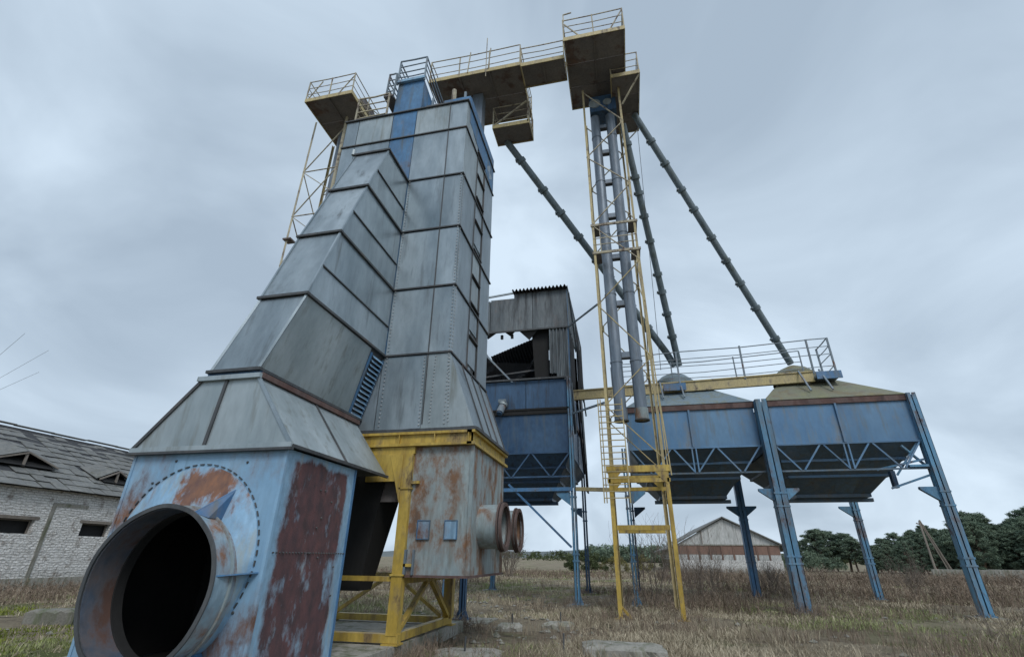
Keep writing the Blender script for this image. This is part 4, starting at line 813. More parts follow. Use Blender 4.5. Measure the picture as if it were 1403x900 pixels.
# ------------------------------------------------------------------ wrecked corrugated shed on top of the left bin
sh=thing('wrecked_shed','wrecked corrugated metal shed with torn roof on top of the left blue bin','shed',(-4.5,23.6,8.8))
for a,b,zz_ in ((-7.1,-5.75,13.0),(-5.72,-4.55,13.05),(-4.55,-3.65,13.3),(-3.63,-1.98,13.3)):
    MB().corrsheet((a,20.3,11.3),(b-a,0,0),(0,0,zz_-11.3),int((b-a)/.16),.008,.005,2).build('front_sheet',corr,sh)
# hanging sheet at the right of the opening
for i in range(3):
    a=-2.88+i*.32; MB().corrsheet((a,20.32+i*.003,9.05-i*.17),(.32,0,0),(0,0,2.25+i*.17),2,.05,.004,6).build('front_sheet',corr,sh)
m=MB(); m.corrsheet((-4.6,20.0,13.34),(2.7,0,0),(0,4.3,-.05),15,.07,.006,6); m.build('roof_sheet',corrd,sh)
m=MB(); m.corrsheet((-4.4,24.2,13.25),(2.5,0,0),(0,3.0,-.2),20,.045,.006,6); m.build('roof_sheet',corrd,sh)
m=MB(); m.corrsheet((-7.1,20.6,13.15),(2.4,0,0),(0,3.5,-.02),18,.045,.006,6); m.build('roof_sheet',corrd,sh)
# sagging torn sheets at the back
m=MB(); m.corrsheet((-7.2,25.9,12.4),(3.2,-1.2,.55),(.3,1.3,-1.2),18,.05,.006,6); m.build('torn_sheet',corrd,sh)
m=MB(); m.corrsheet((-7.4,26.9,9.0),(5.2,0,0),(0,0,3.3),34,.05,.006,4); m.build('back_sheet',corrd,sh)
m=MB(); m.corrsheet((-7.15,27.0,8.9),(0,-6.6,0),(0,0,3.2),34,.04,.006,4); m.build('side_sheet',corrd,sh)
m=MB(); m.corrsheet((-1.96,20.4,11.4),(0,3.4,0),(0,0,1.85),18,.035,.005,4); m.build('side_sheet',corr,sh)
m=MB(); m.corrsheet((-1.92,23.9,9.6),(0,3.2,0),(0,0,3.3),16,.035,.005,4); m.build('side_sheet',corrd,sh)
m=MB(); m.corrsheet((-2.0,20.45,8.85),(0,2.6,0),(0,0,2.5),12,.03,.005,4); m.build('side_sheet',corrd,sh)
m=MB(); m.slab([(-3.6,20.6,8.9),(-2.95,20.6,8.9),(-2.95,20.6,11.4),(-3.75,20.6,11.4)],.03); m.build('inner_post',black,sh)
for p,q,mm_ in (((-2.0,20.35,8.7),(-2.0,20.35,13.3),bluem),((-1.95,20.28,13.3),(-1.95,27.2,12.9),railb),((-1.9,20.5,13.2),(-1.85,27.3,8.9),railb),((-7.1,20.28,11.28),(-1.95,20.28,11.28),galvd),((-7.1,20.3,8.84),(-2.0,20.3,8.84),galvd),
                ((-6.9,20.5,11.3),(-4.7,20.9,8.9),railb),((-4.1,20.6,11.3),(-3.5,24.0,12.9),galvp),((-7.0,20.4,13.2),(-4.5,20.4,13.42),galvp),((-7,23.6,12.95),(-2,23.6,13.0),galvd),((-6.9,20.9,9.2),(-3.0,21.1,9.6),galvd)):
    MB().beam(p,q,.075,.075).build('frame_bar',mm_,sh)
rc=random.Random(12)
for x,w_,dz in ((-6.3,.9,.22),(-5.0,.5,.16),(-4.3,.9,.42)):
    z=11.28
    MB().slab([(x,20.36,z),(x+w_*.5,20.40+rc.uniform(0,.2),z-dz),(x+w_,20.36,z)],.01).build('torn_edge',corrd,sh)
for i,(y,z0,z1,w_) in enumerate(((21.2,6.6,9.0,.45),(22.6,7.4,9.4,.5),(24.2,5.2,8.8,.4),(25.6,6.0,9.9,.5),(26.7,4.6,9.0,.35),(23.4,9.3,11.6,.6),(25.0,9.9,12.6,.5))):
    m=MB(); m.corrsheet((-1.86+rc.uniform(-.05,.12),y,z0),(rc.uniform(-.12,.1),w_,rc.uniform(-.2,.2)),(rc.uniform(-.2,.05),rc.uniform(-.15,.15),z1-z0),3,.035,.005,5); m.build('torn_sheet',corrd if i%3 else corr,sh)
for x,y,z,ux,uz in ((-6.8,21.5,9.4,.9,.5),(-5.9,22.6,9.7,1.0,-.4),(-4.9,21.8,9.2,.7,.6),(-4.4,23.0,10.4,.8,.9)):
    m=MB(); m.corrsheet((x,y,z),(ux,.2,uz),(.15,.9,.8),5,.04,.005,5); m.build('torn_sheet',corrd,sh)
for x in (-5.2,-4.7): MB().beam((x,20.6,11.25),(x,20.6,11.05),.12,.1).build('bracket',galvd,sh)
MB().slab([(-6.9,23.0,9.0),(-4.0,23.0,9.0),(-3.6,23.0,10.6),(-6.9,23.0,10.9)],.04).build('machine_cover',corrd,sh)  # coloured near black to carry the shade in the shed opening
# ------------------------------------------------------------------ walkway over the bins
wk=thing('bin_walkway','long yellow edged walkway with railings running along the front of the bin roofs','walkway',(3.2,21.9,8.5))
def wz(x): return 8.14+(x+2.2)*.024
xa,xb=-2.1,8.15
m=MB()
for z0,z1,yo in ((0,.05,.05),(.05,.42,.0),(.42,.47,.05)):
    m.add([(xa,21.62-yo,wz(xa)+z0),(xb,21.62-yo,wz(xb)+z0),(xb,21.68+yo,wz(xb)+z0),(xa,21.68+yo,wz(xa)+z0),(xa,21.62-yo,wz(xa)+z1),(xb,21.62-yo,wz(xb)+z1),(xb,21.68+yo,wz(xb)+z1),(xa,21.68+yo,wz(xa)+z1)],[(0,3,2,1),(4,5,6,7),(0,1,5,4),(1,2,6,5),(2,3,7,6),(3,0,4,7)])
m.build('side_beam',yelp,wk)
for i in range(8):
    a=xa+(xb-xa)*i/8; b_=xa+(xb-xa)*(i+1)/8
    MB().slab([(a+.01,21.72,wz(a)+.42),(b_-.01,21.72,wz(b_)+.42),(b_-.01,22.35,wz(b_)+.42),(a+.01,22.35,wz(a)+.42)],.03).build('deck_plate',deckm,wk)
m=MB().beam((xa,22.38,wz(xa)+.35),(xb,22.38,wz(xb)+.35),.06,.25); m.build('side_beam',yelp,wk)
handrail(wk,[(.0,21.62,wz(0)+.45),(2.75,21.62,wz(2.75)+.45),(8.2,21.62,wz(8.2)+.45),(9.05,21.62,wz(9.05)+.45),(9.05,22.9,wz(9)+.45)],1.45,railb,levels=(1.0,.75,.5,.12),every=2.8,post=.07)
handrail(wk,[(-.2,22.4,wz(0)+.45),(8.1,22.4,wz(8.2)+.45)],1.25,railb,levels=(1.0,.6,.25),every=2.6)
for x in (1.9,2.75,7.6,8.4): MB().beam((x,21.58,wz(x)+.5),(x-.0,20.75,7.75),.06).build('bracket',railb,wk)
for x in (2.0,8.15): 
    MB().box(x,x+.95,21.3,22.3,wz(x)+.12,wz(x)+.2).build('landing_plate',railb,wk); MB().box(x,x+.95,21.28,21.32,wz(x)+.0,wz(x)+.32).build('kick_plate',bluem,wk)
# ------------------------------------------------------------------ grain pipes
def gpipe(label,pts,r,n,m,cr=1.45,nm='grain_pipe'):
    t=thing(nm,label,'pipe',pts[0],'sloping grain pipes')
    for k in range(len(pts)-1):
        p=V(pts[k]);q=V(pts[k+1]); MB().tube(p,q,r,14).build('pipe_section',m,t,True)
    p=V(pts[0]);q=V(pts[-1]) if len(pts)==2 else V(pts[1])
    d=(q-p).normalized()
    for i in range(1,n):
        c=p+(q-p)*(i/n+ (rnd.random()-.5)*.045); MB().tube(c-d*.09,c+d*.09,r*cr*.93,12).build('coupling',piped,t,True)
        MB().box(c.x-r*1.6,c.x-r*1.0,c.y-r*1.0,c.y+r*.2,c.z-.06,c.z+.0).build('clamp_lug',piped,t)
    return t
gpipe('long pipe sloping from the tower top down to the right hand mossy bin',[(2.0,18.2,21.7),(8.1,CY,9.95)],.155,10,piped)
gpipe('steep pipe running close beside the lattice tower down to the middle bin',[(1.35,17.6,20.5),(3.05,23.3,10.1)],.155,10,piped)
gpipe('pipe sloping from the landing behind the dryer past the lattice tower to the middle bin',[(-4.3,17.2,20.2),(2.55,23.2,10.75),(2.85,23.4,10.1)],.17,9,piped)
tag(MB().tube((2.15,18.9,21.7),(1.9,20.4,8.9),.012,5).build('hanging_cable',galvd),'thin loose cable hanging from the side landing','cable')
# dark blue column on a pad beside the rusty chamber
pc_=thing('support_column','short dark blue column on a concrete pad behind the rusty fan chamber','column',(-4.6,14.6,0))
binleg(pc_,-4.62,14.5,4.9,blued,.17,True,())
tag(MB().box(-5.2,-3.75,13.85,15.1,-.1,.06).build('concrete_pad',conc),'grey concrete pad under the short dark blue column','concrete pad')
for i,(x,y,l_,) in enumerate(((-7.2,20.3,'concrete footing under the left front leg of the dark bin'),(-2.05,20.3,'concrete footing under the right front leg of the dark bin'),(-2.2,27.2,'pale concrete footing under the right rear leg of the dark bin'),(-7.2,27.6,'concrete footing under the left rear leg of the dark bin'),(.05,20.3,'concrete footing under the left front leg of the middle bin'),(5.44,20.14,'concrete footing under the heavy blue channel column'),(10.64,20.3,'concrete footing under the front leg of the mossy bin'),(10.64,27.6,'concrete footing under the rear leg of the mossy bin'),(5.45,27.0,'concrete footing under the rear leg between the right hand bins'),(.2,27.0,'concrete footing under the left rear leg of the middle bin'))):
    tag(MB().box(x-.4,x+.4,y-.4,y+.4,-.2,.05).build('footing',conc),l_,'footing','concrete footings of the bins')
# ------------------------------------------------------------------ long whitewashed barn on the left
bn=thing('barn','long whitewashed brick barn with a holed grey slate roof at the left','barn',(-27,19,0))
WX=-27.0; YA,YB=4.0,52.0; EZ=4.42; RX,RZ=-33.0,7.95
wins=[(13.6,15.2),(17.1,18.75),(20.95,22.45),(25.2,26.7),(29,30.5)]
wz0,wz1=2.33,2.93
def wallseg(a,b,z0,z1): MB().box(WX-.35,WX,a,b,z0,z1).build('wall',wbrick,bn)
wallseg(YA,YB,-.1,wz0); wallseg(YA,YB,wz1,EZ)
p=YA
for a,b in wins: wallseg(p,a,wz0,wz1); p=b
wallseg(p,YB,wz0,wz1)
for a,b in wins:
    MB().box(WX-.35,WX+.02,a-.15,b+.15,wz1,wz1+.14).build('lintel',wood,bn)
    wf=MB(); wf.box(WX-.25,WX-.2,a,a+.07,wz0,wz1); wf.box(WX-.25,WX-.2,b-.07,b,wz0,wz1); wf.box(WX-.25,WX-.2,a,b,wz1-.06,wz1-.002); wo_=wf.build('window_frame',wood,bn)
    MB().box(WX-.6,WX-.36,a-.2,b+.2,wz0-.2,wz1+.2).build('dark_interior',black,wo_)
# bricked-up doorway outline
for a,b,z0,z1 in ((19.25,19.42,.2,3.75),(19.42,20.95,3.6,3.75)): MB().box(WX,WX+.03,a,b,z0,z1).build('door_surround',conc,bn)
MB().box(WX,WX+.16,YA,YB,-.1,.5).build('plinth',conc,bn)
# gable ends, rear
for y in (YA,YB-.35):
    MB().add([(WX-.36,y,-.1),(-38.9,y,-.1),(-38.9,y,EZ),(RX,y,RZ-.1),(WX-.36,y,EZ),(WX-.36,y+.3,-.1),(-38.9,y+.3,-.1),(-38.9,y+.3,EZ),(RX,y+.3,RZ-.1),(WX-.36,y+.3,EZ)],[(0,1,2,3,4),(9,8,7,6,5),(0,5,6,1),(1,6,7,2),(2,7,8,3),(3,8,9,4),(4,9,5,0)]).build('gable_wall',wbrick,bn)
MB().box(-39.2,-38.9,YA,YB,-.1,EZ).build('wall',wbrick,bn)
rf=MB(); rf.slab([(WX+.25,YB,EZ-.12),(RX,YB,RZ-.1),(RX,YA,RZ-.1),(WX+.25,YA,EZ-.12)],.04)
rf.slab([(-39.3,YA,EZ-.15),(RX,YA,RZ-.1),(RX,YB,RZ-.1),(-39.3,YB,EZ-.15)],.04); rfo=rf.build('roof',corrd,bn)
# slates: separate pieces where the photograph shows them, joined beyond
sl_v=V((RX-WX-.4,0,RZ-EZ)); rows=11; L_=sl_v.length; sdir=sl_v.normalized(); nrm=V((-sdir.z,0,sdir.x)); nrm=nrm if nrm.z>0 else -nrm
def slatebox(mb,o,w_,l_,tilt=0.0,th=.02):
    a=V(o); u=V((0,1,0))*w_; v=(sdir*math.cos(tilt)-nrm*math.sin(tilt)).normalized()*l_; n_=nrm*th
    mb.add([a,a+u,a+u+v,a+v,a+n_,a+u+n_,a+u+v+n_,a+v+n_],[(0,1,2,3),(4,7,6,5),(0,4,5,1),(1,5,6,2),(2,6,7,3),(3,7,4,0)])
sw=.62; sl_=L_/rows
org=V((WX+.38,0,EZ-.16))+nrm*.03
holes=[(17.0,19.6,3,5.6),(21.9,23.6,2.2,4.4),(26.5,27.8,4,5)]
m=MB(); slatebox(m,(-27,19,0),sw-.02,sl_+.08,.05); tile0=None
rs=random.Random(5); cnt=0; far=MB()
y=YA; cols_=int((YB-YA)/sw)
for c in range(cols_):
    for r_ in range(rows):
        y0=YA+c*sw; 
        if any(a<y0+sw/2<b and r0<=r_<r1 for a,b,r0,r1 in holes): continue
        if rs.random()<.015: continue
        o=org+V((0,y0,0))+sdir*(sl_*r_)+nrm*(.028*rs.random()+.012*(c%2))
        if 14.5<y0<27.0 and cnt<295:
            if tile0 is None: tile0=m.build('slate',slate,bn); tile0.location=(0,0,0); base0=V((-27,19,0)); bn_loc=V((-27,19,0)); t_=tile0
            else: t_=share('slate',tile0,bn,(0,0,0))
            t_.location=o-V((-27,19,0)); t_.rotation_euler=(rs.uniform(-.02,.02),rs.uniform(-.02,.02),rs.uniform(-.03,.03)); cnt+=1
        else: slatebox(far,o,sw-.02,sl_+.08,.05)
far.build('slates',slate,bn,kind='stuff')
for yy_ in range(int(YA),int(YB),2):
    dz=rs.uniform(-.03,.03); MB().beam((RX,yy_+.01,RZ+.03+dz),(RX,yy_+1.99,RZ+.03+dz),.3,.05).build('ridge_tile',slate,bn)
# broken dormer vents in the holes
for a,b,r0,r1 in holes[:2]:
    zc=lambda r_:org+sdir*(sl_*r_)
    lo,hi=zc(r0),zc(r1); mid=(a+b)/2
    MB().slab([(lo.x+.1,b,lo.z+.1),(hi.x,b,hi.z+.1),(hi.x,a,hi.z+.1),(lo.x+.1,a,lo.z+.1)],.02).build('dormer_void',black,bn)
    pk=V((lo.x-.2,mid,lo.z+.8)); bk=V((hi.x-.6,mid,hi.z+.5))
    for s in (a-.3,b+.3):
        e0=V((lo.x-.1,s,lo.z+.22)); e1=V((hi.x-.3,s,hi.z+.15))
        q=[e0,pk,bk,e1] if s>mid else [pk,e0,e1,bk]
        MB().slab(q,.03).build('dormer_sheet',slate,bn)
    MB().beam((lo.x,mid-.1,lo.z+.05),(lo.x-.1,mid-.05,lo.z+.7),.09).build('dormer_post',wood,bn)
    MB().beam((lo.x,a-.2,lo.z+.2),(lo.x-.05,mid,lo.z+.74),.07).build('rafter',wood,bn); MB().beam((lo.x,b+.2,lo.z+.2),(lo.x-.05,mid,lo.z+.74),.07).build('rafter',wood,bn)
# ------------------------------------------------------------------ far gabled barn
fb=thing('gabled_barn','distant barn with grey gable, red brick band and white wall base','barn',(12.3,75,0))
fx0,fx1,fc=6.0,19.0,12.4
def fy(x): return 75.0
MB().box(fx0,fx1,75,75.35,-.2,1.5).build('wall',wbrick,fb)
n_=0
for i in range(9):
    a=fx0+(fx1-fx0)*i/9; b_=fx0+(fx1-fx0)*(i+1)/9
    MB().box(a+.12,b_-.12,75.03,75.3,2.15,3.25).build('brick_panel',redb,fb); MB().box(a+.12,b_-.12,75.03,75.3,1.5,2.13).build('block_panel',plaster,fb)
    MB().box(a-.1,a+.1,74.97,75.33,1.5,3.3).build('pier',redb,fb)
rz=[(fx0,3.3),(fx0+3.3,5.0),(fc,6.55),(fc+3.4,5.0),(fx1,3.3)]
for i in range(4):
    (a,za),(b_,zb)=rz[i],rz[i+1]
    MB().slab([(a,75.05,3.3),(b_,75.05,3.3),(b_,75.05,zb+.01),(a,75.05,za+.01)],.2).build('gable_panel',plaster,fb)
MB().box(fx0-.1,fx1+.1,74.94,75.3,3.26,3.4).build('band',conc,fb)
for s,xe in ((-1,4.4),(1,20.6)):
    MB().slab([(fc,74.6,6.85),(fc,110,6.85),(xe,110,2.75),(xe,74.6,2.75)] if s<0 else [(fc,110,6.85),(fc,74.6,6.85),(xe,74.6,2.75),(xe,110,2.75)],.15).build('roof',slate,fb)
MB().box(fx0,fx0+.35,75.35,110,-.2,3.3).build('wall',wbrick,fb); MB().box(fx1-.35,fx1,75.35,110,-.2,3.3).build('wall',wbrick,fb)
MB().box(9.4,9.5,74.9,74.98,3.4,5.2).build('conduit',wood,fb)
# ------------------------------------------------------------------ vegetation builders
rng=np.random.default_rng(11)
def leafcloud(centers,radii,n,size,flat=1.0,rg=rng,elong=1.0):
    # n small triangles per clump spread through each clump's volume
    K=len(centers); c=np.repeat(np.asarray(centers,float),n,0); r=np.repeat(np.asarray(radii,float),n)
    d=rg.normal(size=(K*n,3)); d/=np.linalg.norm(d,axis=1)[:,None]; rad=rg.random(K*n)**.45
    p=c+d*(r*rad)[:,None]*np.array([1,1,flat])
    a=rg.normal(size=(K*n,3)); a/=np.linalg.norm(a,axis=1)[:,None]; b=np.cross(a,rg.normal(size=(K*n,3))); b/=np.linalg.norm(b,axis=1)[:,None]
    s=size*(.6+.8*rg.random(K*n))[:,None]
    v=np.stack([p-a*s*elong,p+b*s*.55,p+a*s*elong],1).reshape(-1,3)
    return v,np.arange(len(v)).reshape(-1,3)
def obj_np(name,v,f,m,parent=None,kind=None,off=(0,0,0)):
    me=npmesh(name,np.asarray(v)-np.array(off),f,m); o=D.objects.new(name,me); COL.objects.link(o)
    if parent: o.parent=parent
    if kind:o['kind']=kind
    return o
def pine_meshes(seed,h_,spread,base):
    rg=np.random.default_rng(seed); r=random.Random(seed)
    tk=MB(); pts=[V((0,0,-.2))]; x=y=0
    for i in range(6): x+=r.uniform(-.1,.1);y+=r.uniform(-.1,.1); pts.append(V((x,y,h_*.92*(i+1)/6)))
    for i in range(6): tk.tube(pts[i],pts[i+1],.16*(1-i/7.5),7,.16*(1-(i+1)/7.5))
    cs,rs_=[],[]
    nb=62
    for i in range(nb):
        t=base+(1-base)*(i+.5)/nb; z=h_*t; wdt=spread*(math.sin(math.pi*min(1,(1.04-t)/(1-base)*.62+.05)))*r.uniform(.55,1.15)
        a=i*2.4+r.uniform(-.4,.4); k=min(5,int(t*6)); c0=pts[k].lerp(pts[min(6,k+1)],t*6-k if t<1 else 1)
        tip=V((c0.x+math.cos(a)*wdt,c0.y+math.sin(a)*wdt,z+wdt*.25+r.uniform(-.1,.3)))
        tk.tube((c0.x,c0.y,z-.2),tip,.035,4,.012,cap=False)
        for q,rr in ((1.0,.30),(.7,.28)):
            pc=V((c0.x,c0.y,z)).lerp(tip,q); cs.append(tuple(pc)); rs_.append(rr*h_/7*r.uniform(.5,1.3)+.08)
    v,f=leafcloud(cs,rs_,90,.09*h_/7+.02,.7,rg,1.8)
    tk_o=MB(); tk_o.v=tk.v; tk_o.f=tk.f
    me=D.meshes.new('trunk'); me.from_pydata([tuple(q) for q in tk.v],[],tk.f); me.materials.append(bark)
    return me,npmesh('crown',v,f,pine_l)
PM=[pine_meshes(s,7.0,1.65,b) for s,b in ((1,.08),(2,.12),(3,.05),(4,.34))]
def put_tree(name,label,cat,loc,meshes,sc,rz,group):
    t=D.objects.new(name,None); COL.objects.link(t); t.location=loc; t.rotation_euler=(0,0,rz); t.scale=(sc[0],sc[0],sc[1]*.9); t['label']=label;t['category']=cat
    if group: t['group']=group
    for nm,me in zip(('trunk','crown'),meshes):
        o=D.objects.new(nm,me); COL.objects.link(o); o.parent=t
    return t
TT_=TT=[(36.4, 92.4, 4.1, 0), (37.0, 90.1, 5.0, 0), (40.2, 93.2, 5.9, 0), (40.9, 89.2, 6.3, 0), (41.8, 87.4, 6.8, 0), (44.8, 91.2, 6.6, 0), (49.2, 97.1, 6.7, 0), (49.7, 95.0, 8.1, 0), (51.0, 93.7, 9.1, 0), (48.3, 86.5, 8.3, 0), (51.0, 90.1, 7.3, 0), (50.0, 86.5, 6.5, 0), (50.1, 84.7, 6.8, 0), (50.7, 83.3, 7.3, 0), (52.8, 83.7, 9.0, 0), (59.4, 91.4, 9.4, 0), (59.7, 89.5, 8.4, 0), (61.0, 88.3, 9.3, 0), (62.5, 87.1, 8.7, 0), (59.1, 79.0, 8.5, 0), (62.0, 78.9, 8.4, 0), (35.5, 88.7, 3.9, 0), (35.0, 87.5, 3.2, 0), (38.1, 90.9, 4.8, 0), (34.9, 84.3, 4.0, 0), (38.9, 87.8, 5.3, 0), (34.8, 78.8, 4.4, 0), (39.6, 84.9, 5.8, 0), (39.9, 86.5, 5.3, 0), (42.8, 88.6, 6.1, 0), (38.0, 78.9, 5.1, 0), (44.0, 88.6, 5.8, 0), (42.0, 84.8, 5.0, 0), (44.8, 87.4, 6.3, 0), (40.5, 79.2, 5.3, 0), (44.7, 84.0, 7.3, 0), (40.2, 76.0, 6.2, 0), (44.1, 80.4, 7.4, 0), (40.7, 74.1, 6.4, 0), (43.3, 77.3, 6.5, 0), (42.6, 76.3, 6.0, 0), (46.7, 82.0, 6.0, 0), (43.5, 76.6, 5.2, 0), (50.3, 86.4, 6.1, 0), (44.5, 77.0, 5.2, 0), (46.4, 77.6, 6.1, 0), (44.7, 75.0, 5.5, 0), (48.5, 78.5, 7.2, 0), (46.1, 74.8, 6.4, 0), (51.0, 79.8, 8.0, 0), (45.9, 71.8, 6.9, 0), (48.7, 74.2, 7.1, 0), (50.9, 78.1, 6.9, 0), (53.4, 79.0, 7.6, 0), (49.0, 73.0, 6.6, 0), (51.7, 73.8, 7.4, 0), (48.4, 69.3, 6.6, 0), (56.8, 77.8, 7.6, 0), (56.3, 77.1, 7.1, 0), (58.8, 76.9, 7.8, 0), (51.1, 66.9, 6.5, 0), (29.1, 93.9, 6.6, 9), (32.3, 98.6, 6.6, 9), (34.2, 96.3, 6.1, 9), (34.1, 93.2, 5.2, 9), (28.7, 100.0, 4.8, 9), (33.1, 98.6, 4.2, 9), (36.8, 97.3, 3.4, 9)]
rt2=random.Random(21)
SP={x:'%s separate pine beside the heavy blue column'%o for x,o in zip(sorted(t[0] for t in TT_ if t[3]==9),('leftmost','second from left','third from left','middle','third from right','second from right','rightmost'))}
def PL(i): return 'dark pine tree in the dense wood beyond the field on the right'
# (azimuth from +Y in the scene axes as x/y ratio, distance, height)
for i,(x,y,h_,k) in enumerate(TT):
    lab=PL(i); grp='pines of the wood on the right'
    if k==9: lab=SP[x]; grp='separate pines left of the wood'
    mi=PM[3] if k==9 else PM[rt2.randrange(3)]
    put_tree('pine_tree',lab,'tree',(x,y,-.1),mi,(h_/7*rt2.uniform(1.1,1.5),h_/7),rt2.uniform(0,6.3),grp)
# far wood strip along the horizon and hedges
cs=[];rs_=[]
for i in range(650):
    a=R(rt2.uniform(-7,9)); d=rt2.uniform(215,260); hh_=rt2.uniform(.5,5.6)
    cs.append((d*math.sin(a)+10,d*math.cos(a),hh_)); rs_.append(rt2.uniform(1.2,2.4))
v,f=leafcloud(cs,rs_,40,.7,.8,elong=1.2); obj_np('far_wood',v,f,pine_l,kind='stuff')
cs=[];rs_=[]
for i in range(420):
    a=R(rt2.uniform(-22,42)); d=rt2.uniform(260,330); cs.append((d*math.sin(a),d*math.cos(a),rt2.uniform(.5,3.4))); rs_.append(rt2.uniform(1.5,3))
v,f=leafcloud(cs,rs_,26,.9,.7); obj_np('far_wood',v,f,bush_l,kind='stuff')
def bush(label,x,y,w_,h_,m,n=22,size=.09,cat='bush',name='bush',stems=True,group=None,dens=90):
    t=thing(name,label,cat,(x,y,0),group); r=random.Random(int(x*31+y*7)); cs=[];rs_=[]; st=MB()
    for i in range(n):
        a=r.uniform(0,6.28); q=r.random()**.6; px,py=x+math.cos(a)*w_*q,y+math.sin(a)*w_*q; pz=h_*(.18+.8*r.random()*(1-q*q*.6))
        cs.append((px,py,pz)); rs_.append(r.uniform(.16,.3)*h_*.8)
        if stems: st.tube((x+(px-x)*.3,y+(py-y)*.3,-.1),(px,py,pz),.025,4,.01,cap=False)
    v,f=leafcloud(cs,rs_,dens,size,.8); o=obj_np('foliage',v,f,m,t,off=t.location)
    if stems: st.build('stems',twig,t)
    return t
bush('broad green bush on the horizon left of the blue bin column',2.4-7.6,64,2.9,2.5,bush_l,40,.13,dens=160)
bush('yellowish green bush on the horizon just left of the yellow tower foot',-2.0,66,1.7,1.9,yel_l,22,.11)
bush('pale yellow green bush seen between the yellow tower legs',1.2,66,1.5,1.9,yel_l,20,.11)
bush('low dark green bush behind the left of the distant gabled barn',4.6,78,1.8,2.3,bush_l,26,.13)
bush('dark green bush at the foot of the separate pines',27.5,92,4.5,3.2,pine_l,50,.16,dens=150)
def branchy(mb,p,d,L,r,rd,lev,gravity=0.0):
    n=3; q=p
    for i in range(n):
        d=(d+V((rd.uniform(-.18,.18),rd.uniform(-.18,.18),rd.uniform(-.1,.18)-gravity))).normalized(); e=q+d*(L/n)
        mb.tube(q,e,r*(1-i/n*.4),4,r*(1-(i+1)/n*.4),cap=False); q=e
        if lev>0:
            for k in range(2 if lev>1 else 2):
                s=(d+V((rd.uniform(-.9,.9),rd.uniform(-.9,.9),rd.uniform(-.2,.6)))).normalized(); branchy(mb,q,s,L*rd.uniform(.4,.65),r*.5,rd,lev-1,gravity)
def shrub(label,x,y,h_,n=9,lev=2,spread=.5,m=None,rad=.012,group=None,name='bare_shrub',cat='shrub'):
    rd=random.Random(int(x*131+y*17)); mb=MB()
    for i in range(n):
        a=rd.uniform(0,6.28); s=spread*rd.random(); branchy(mb,V((x+math.cos(a)*.15,y+math.sin(a)*.15,-.05)),V((math.cos(a)*s,math.sin(a)*s,1)).normalized(),h_*rd.uniform(.55,.85),rad,rd,lev)
    o=mb.build(name,m or twig,None); o.location=(0,0,0); tag(o,label,cat,group); return o
shrub('bare grey shrub inside the legs of the yellow lattice tower',.5,20.0,2.2,9,2,.6)
shrub('bare shrub with fine twigs just right of the yellow tower foot',2.3,21.5,2.1,12,2,.6)
shrub('brown bare shrub in front of the distant barn',4.2,30.0,1.8,9,2,.8)
shrub('bare grey bush on the horizon beside the round fan ducts',-11.0,48.0,3.0,16,2,.8,rad=.02)
shrub('leafless sapling sticking up left of the distant barn',3.1,50.0,3.6,7,2,.5,rad=.025)
shrub('tall thin dead weed between the rusty chamber and the dark bin',-3.0,13.8,1.5,4,1,.3,rad=.006)
shrub('dead weed stalks near the camera at the right edge',7.2,13.4,1.1,5,1,.4,rad=.006)
shrub('dead weed stalks in front of the heavy blue column',4.6,17.0,1.0,7,1,.5,rad=.006)
shrub('dry bush behind the rear leg between the bins',7.0,31.0,1.6,14,2,.8)
shrub('dry bush to the right of the farthest bin leg',14.0,32.0,1.7,15,2,.8)
# bare tree just outside the left edge, its twigs reaching into view
rd=random.Random(3); mb=MB()
branchy(mb,V((-20.5,8.5,0)),V((.0,0,1)),6.0,.09,rd,0)
tb_=thing('bare_tree','bare tree at the far left edge with only thin twigs reaching into view','tree',(-20.5,8.5,0)); mb.build('trunk',bark,tb_)
mb=MB()
for i,(z,tx,ty,tz) in list(enumerate([(3.5, -15.19, 8.69, 6.46), (3.5, -15.24, 8.61, 6.41), (3.5, -15.1, 8.85, 5.64), (3.5, -15.39, 8.33, 6.52), (3.5, -15.21, 8.66, 5.27), (3.5, -15.66, 7.82, 7.1)]))[:3]:
    branchy(mb,V((-20.3,8.5,z)),(V((tx,ty,tz))-V((-20.3,8.5,z))).normalized(),(V((tx,ty,tz))-V((-20.3,8.5,z))).length*.95,.007,rd,0,.0)
mb.build('branches',twig,tb_)
# utility pole frame
up_=thing('utility_pole','two leaning wooden poles joined at the top, in front of the pine wood','utility pole',(36.5,76.6,0))
MB().tube((34.5,72.2,-.2),(34.3,72.0,6.0),.13,8,.10).build('pole',wood,up_); MB().tube((37.0,73.5,-.2),(34.35,72.0,6.1),.13,8,.10).build('pole',wood,up_)
MB().tube((36.4,73.0,-.2),(34.5,72.1,5.4),.08,8,.07).build('brace',wood,up_); MB().beam((33.9,71.9,5.75),(34.8,72.3,5.55),.12).build('crossarm',wood,up_)
# low pale slabs in the field on the right
for i,(x,y,l_,dx,hh_,lab) in enumerate(((29.5,57.5,4.0,-.3,.95,'pale concrete slab at the left end of the low row before the wood'),(33.4,56.0,4.4,.1,1.0,'long pale concrete slab in the middle of the low row before the wood'),(37.6,54.0,4.0,-.2,.95,'pale concrete slab at the right end of the low row before the wood'))):
    m=MB(); m.beam((x-l_/2,y+.8,hh_/2),(x+l_/2,y-.8,hh_/2),1.2,hh_); o=m.build('concrete_slab',conc); tag(o,lab,'slab')
tag(MB().box(37.6,39.0,57.0,57.8,-.1,1.45).build('brick_stack',redb),'small reddish stack on the low row of slabs by the wood','stack')
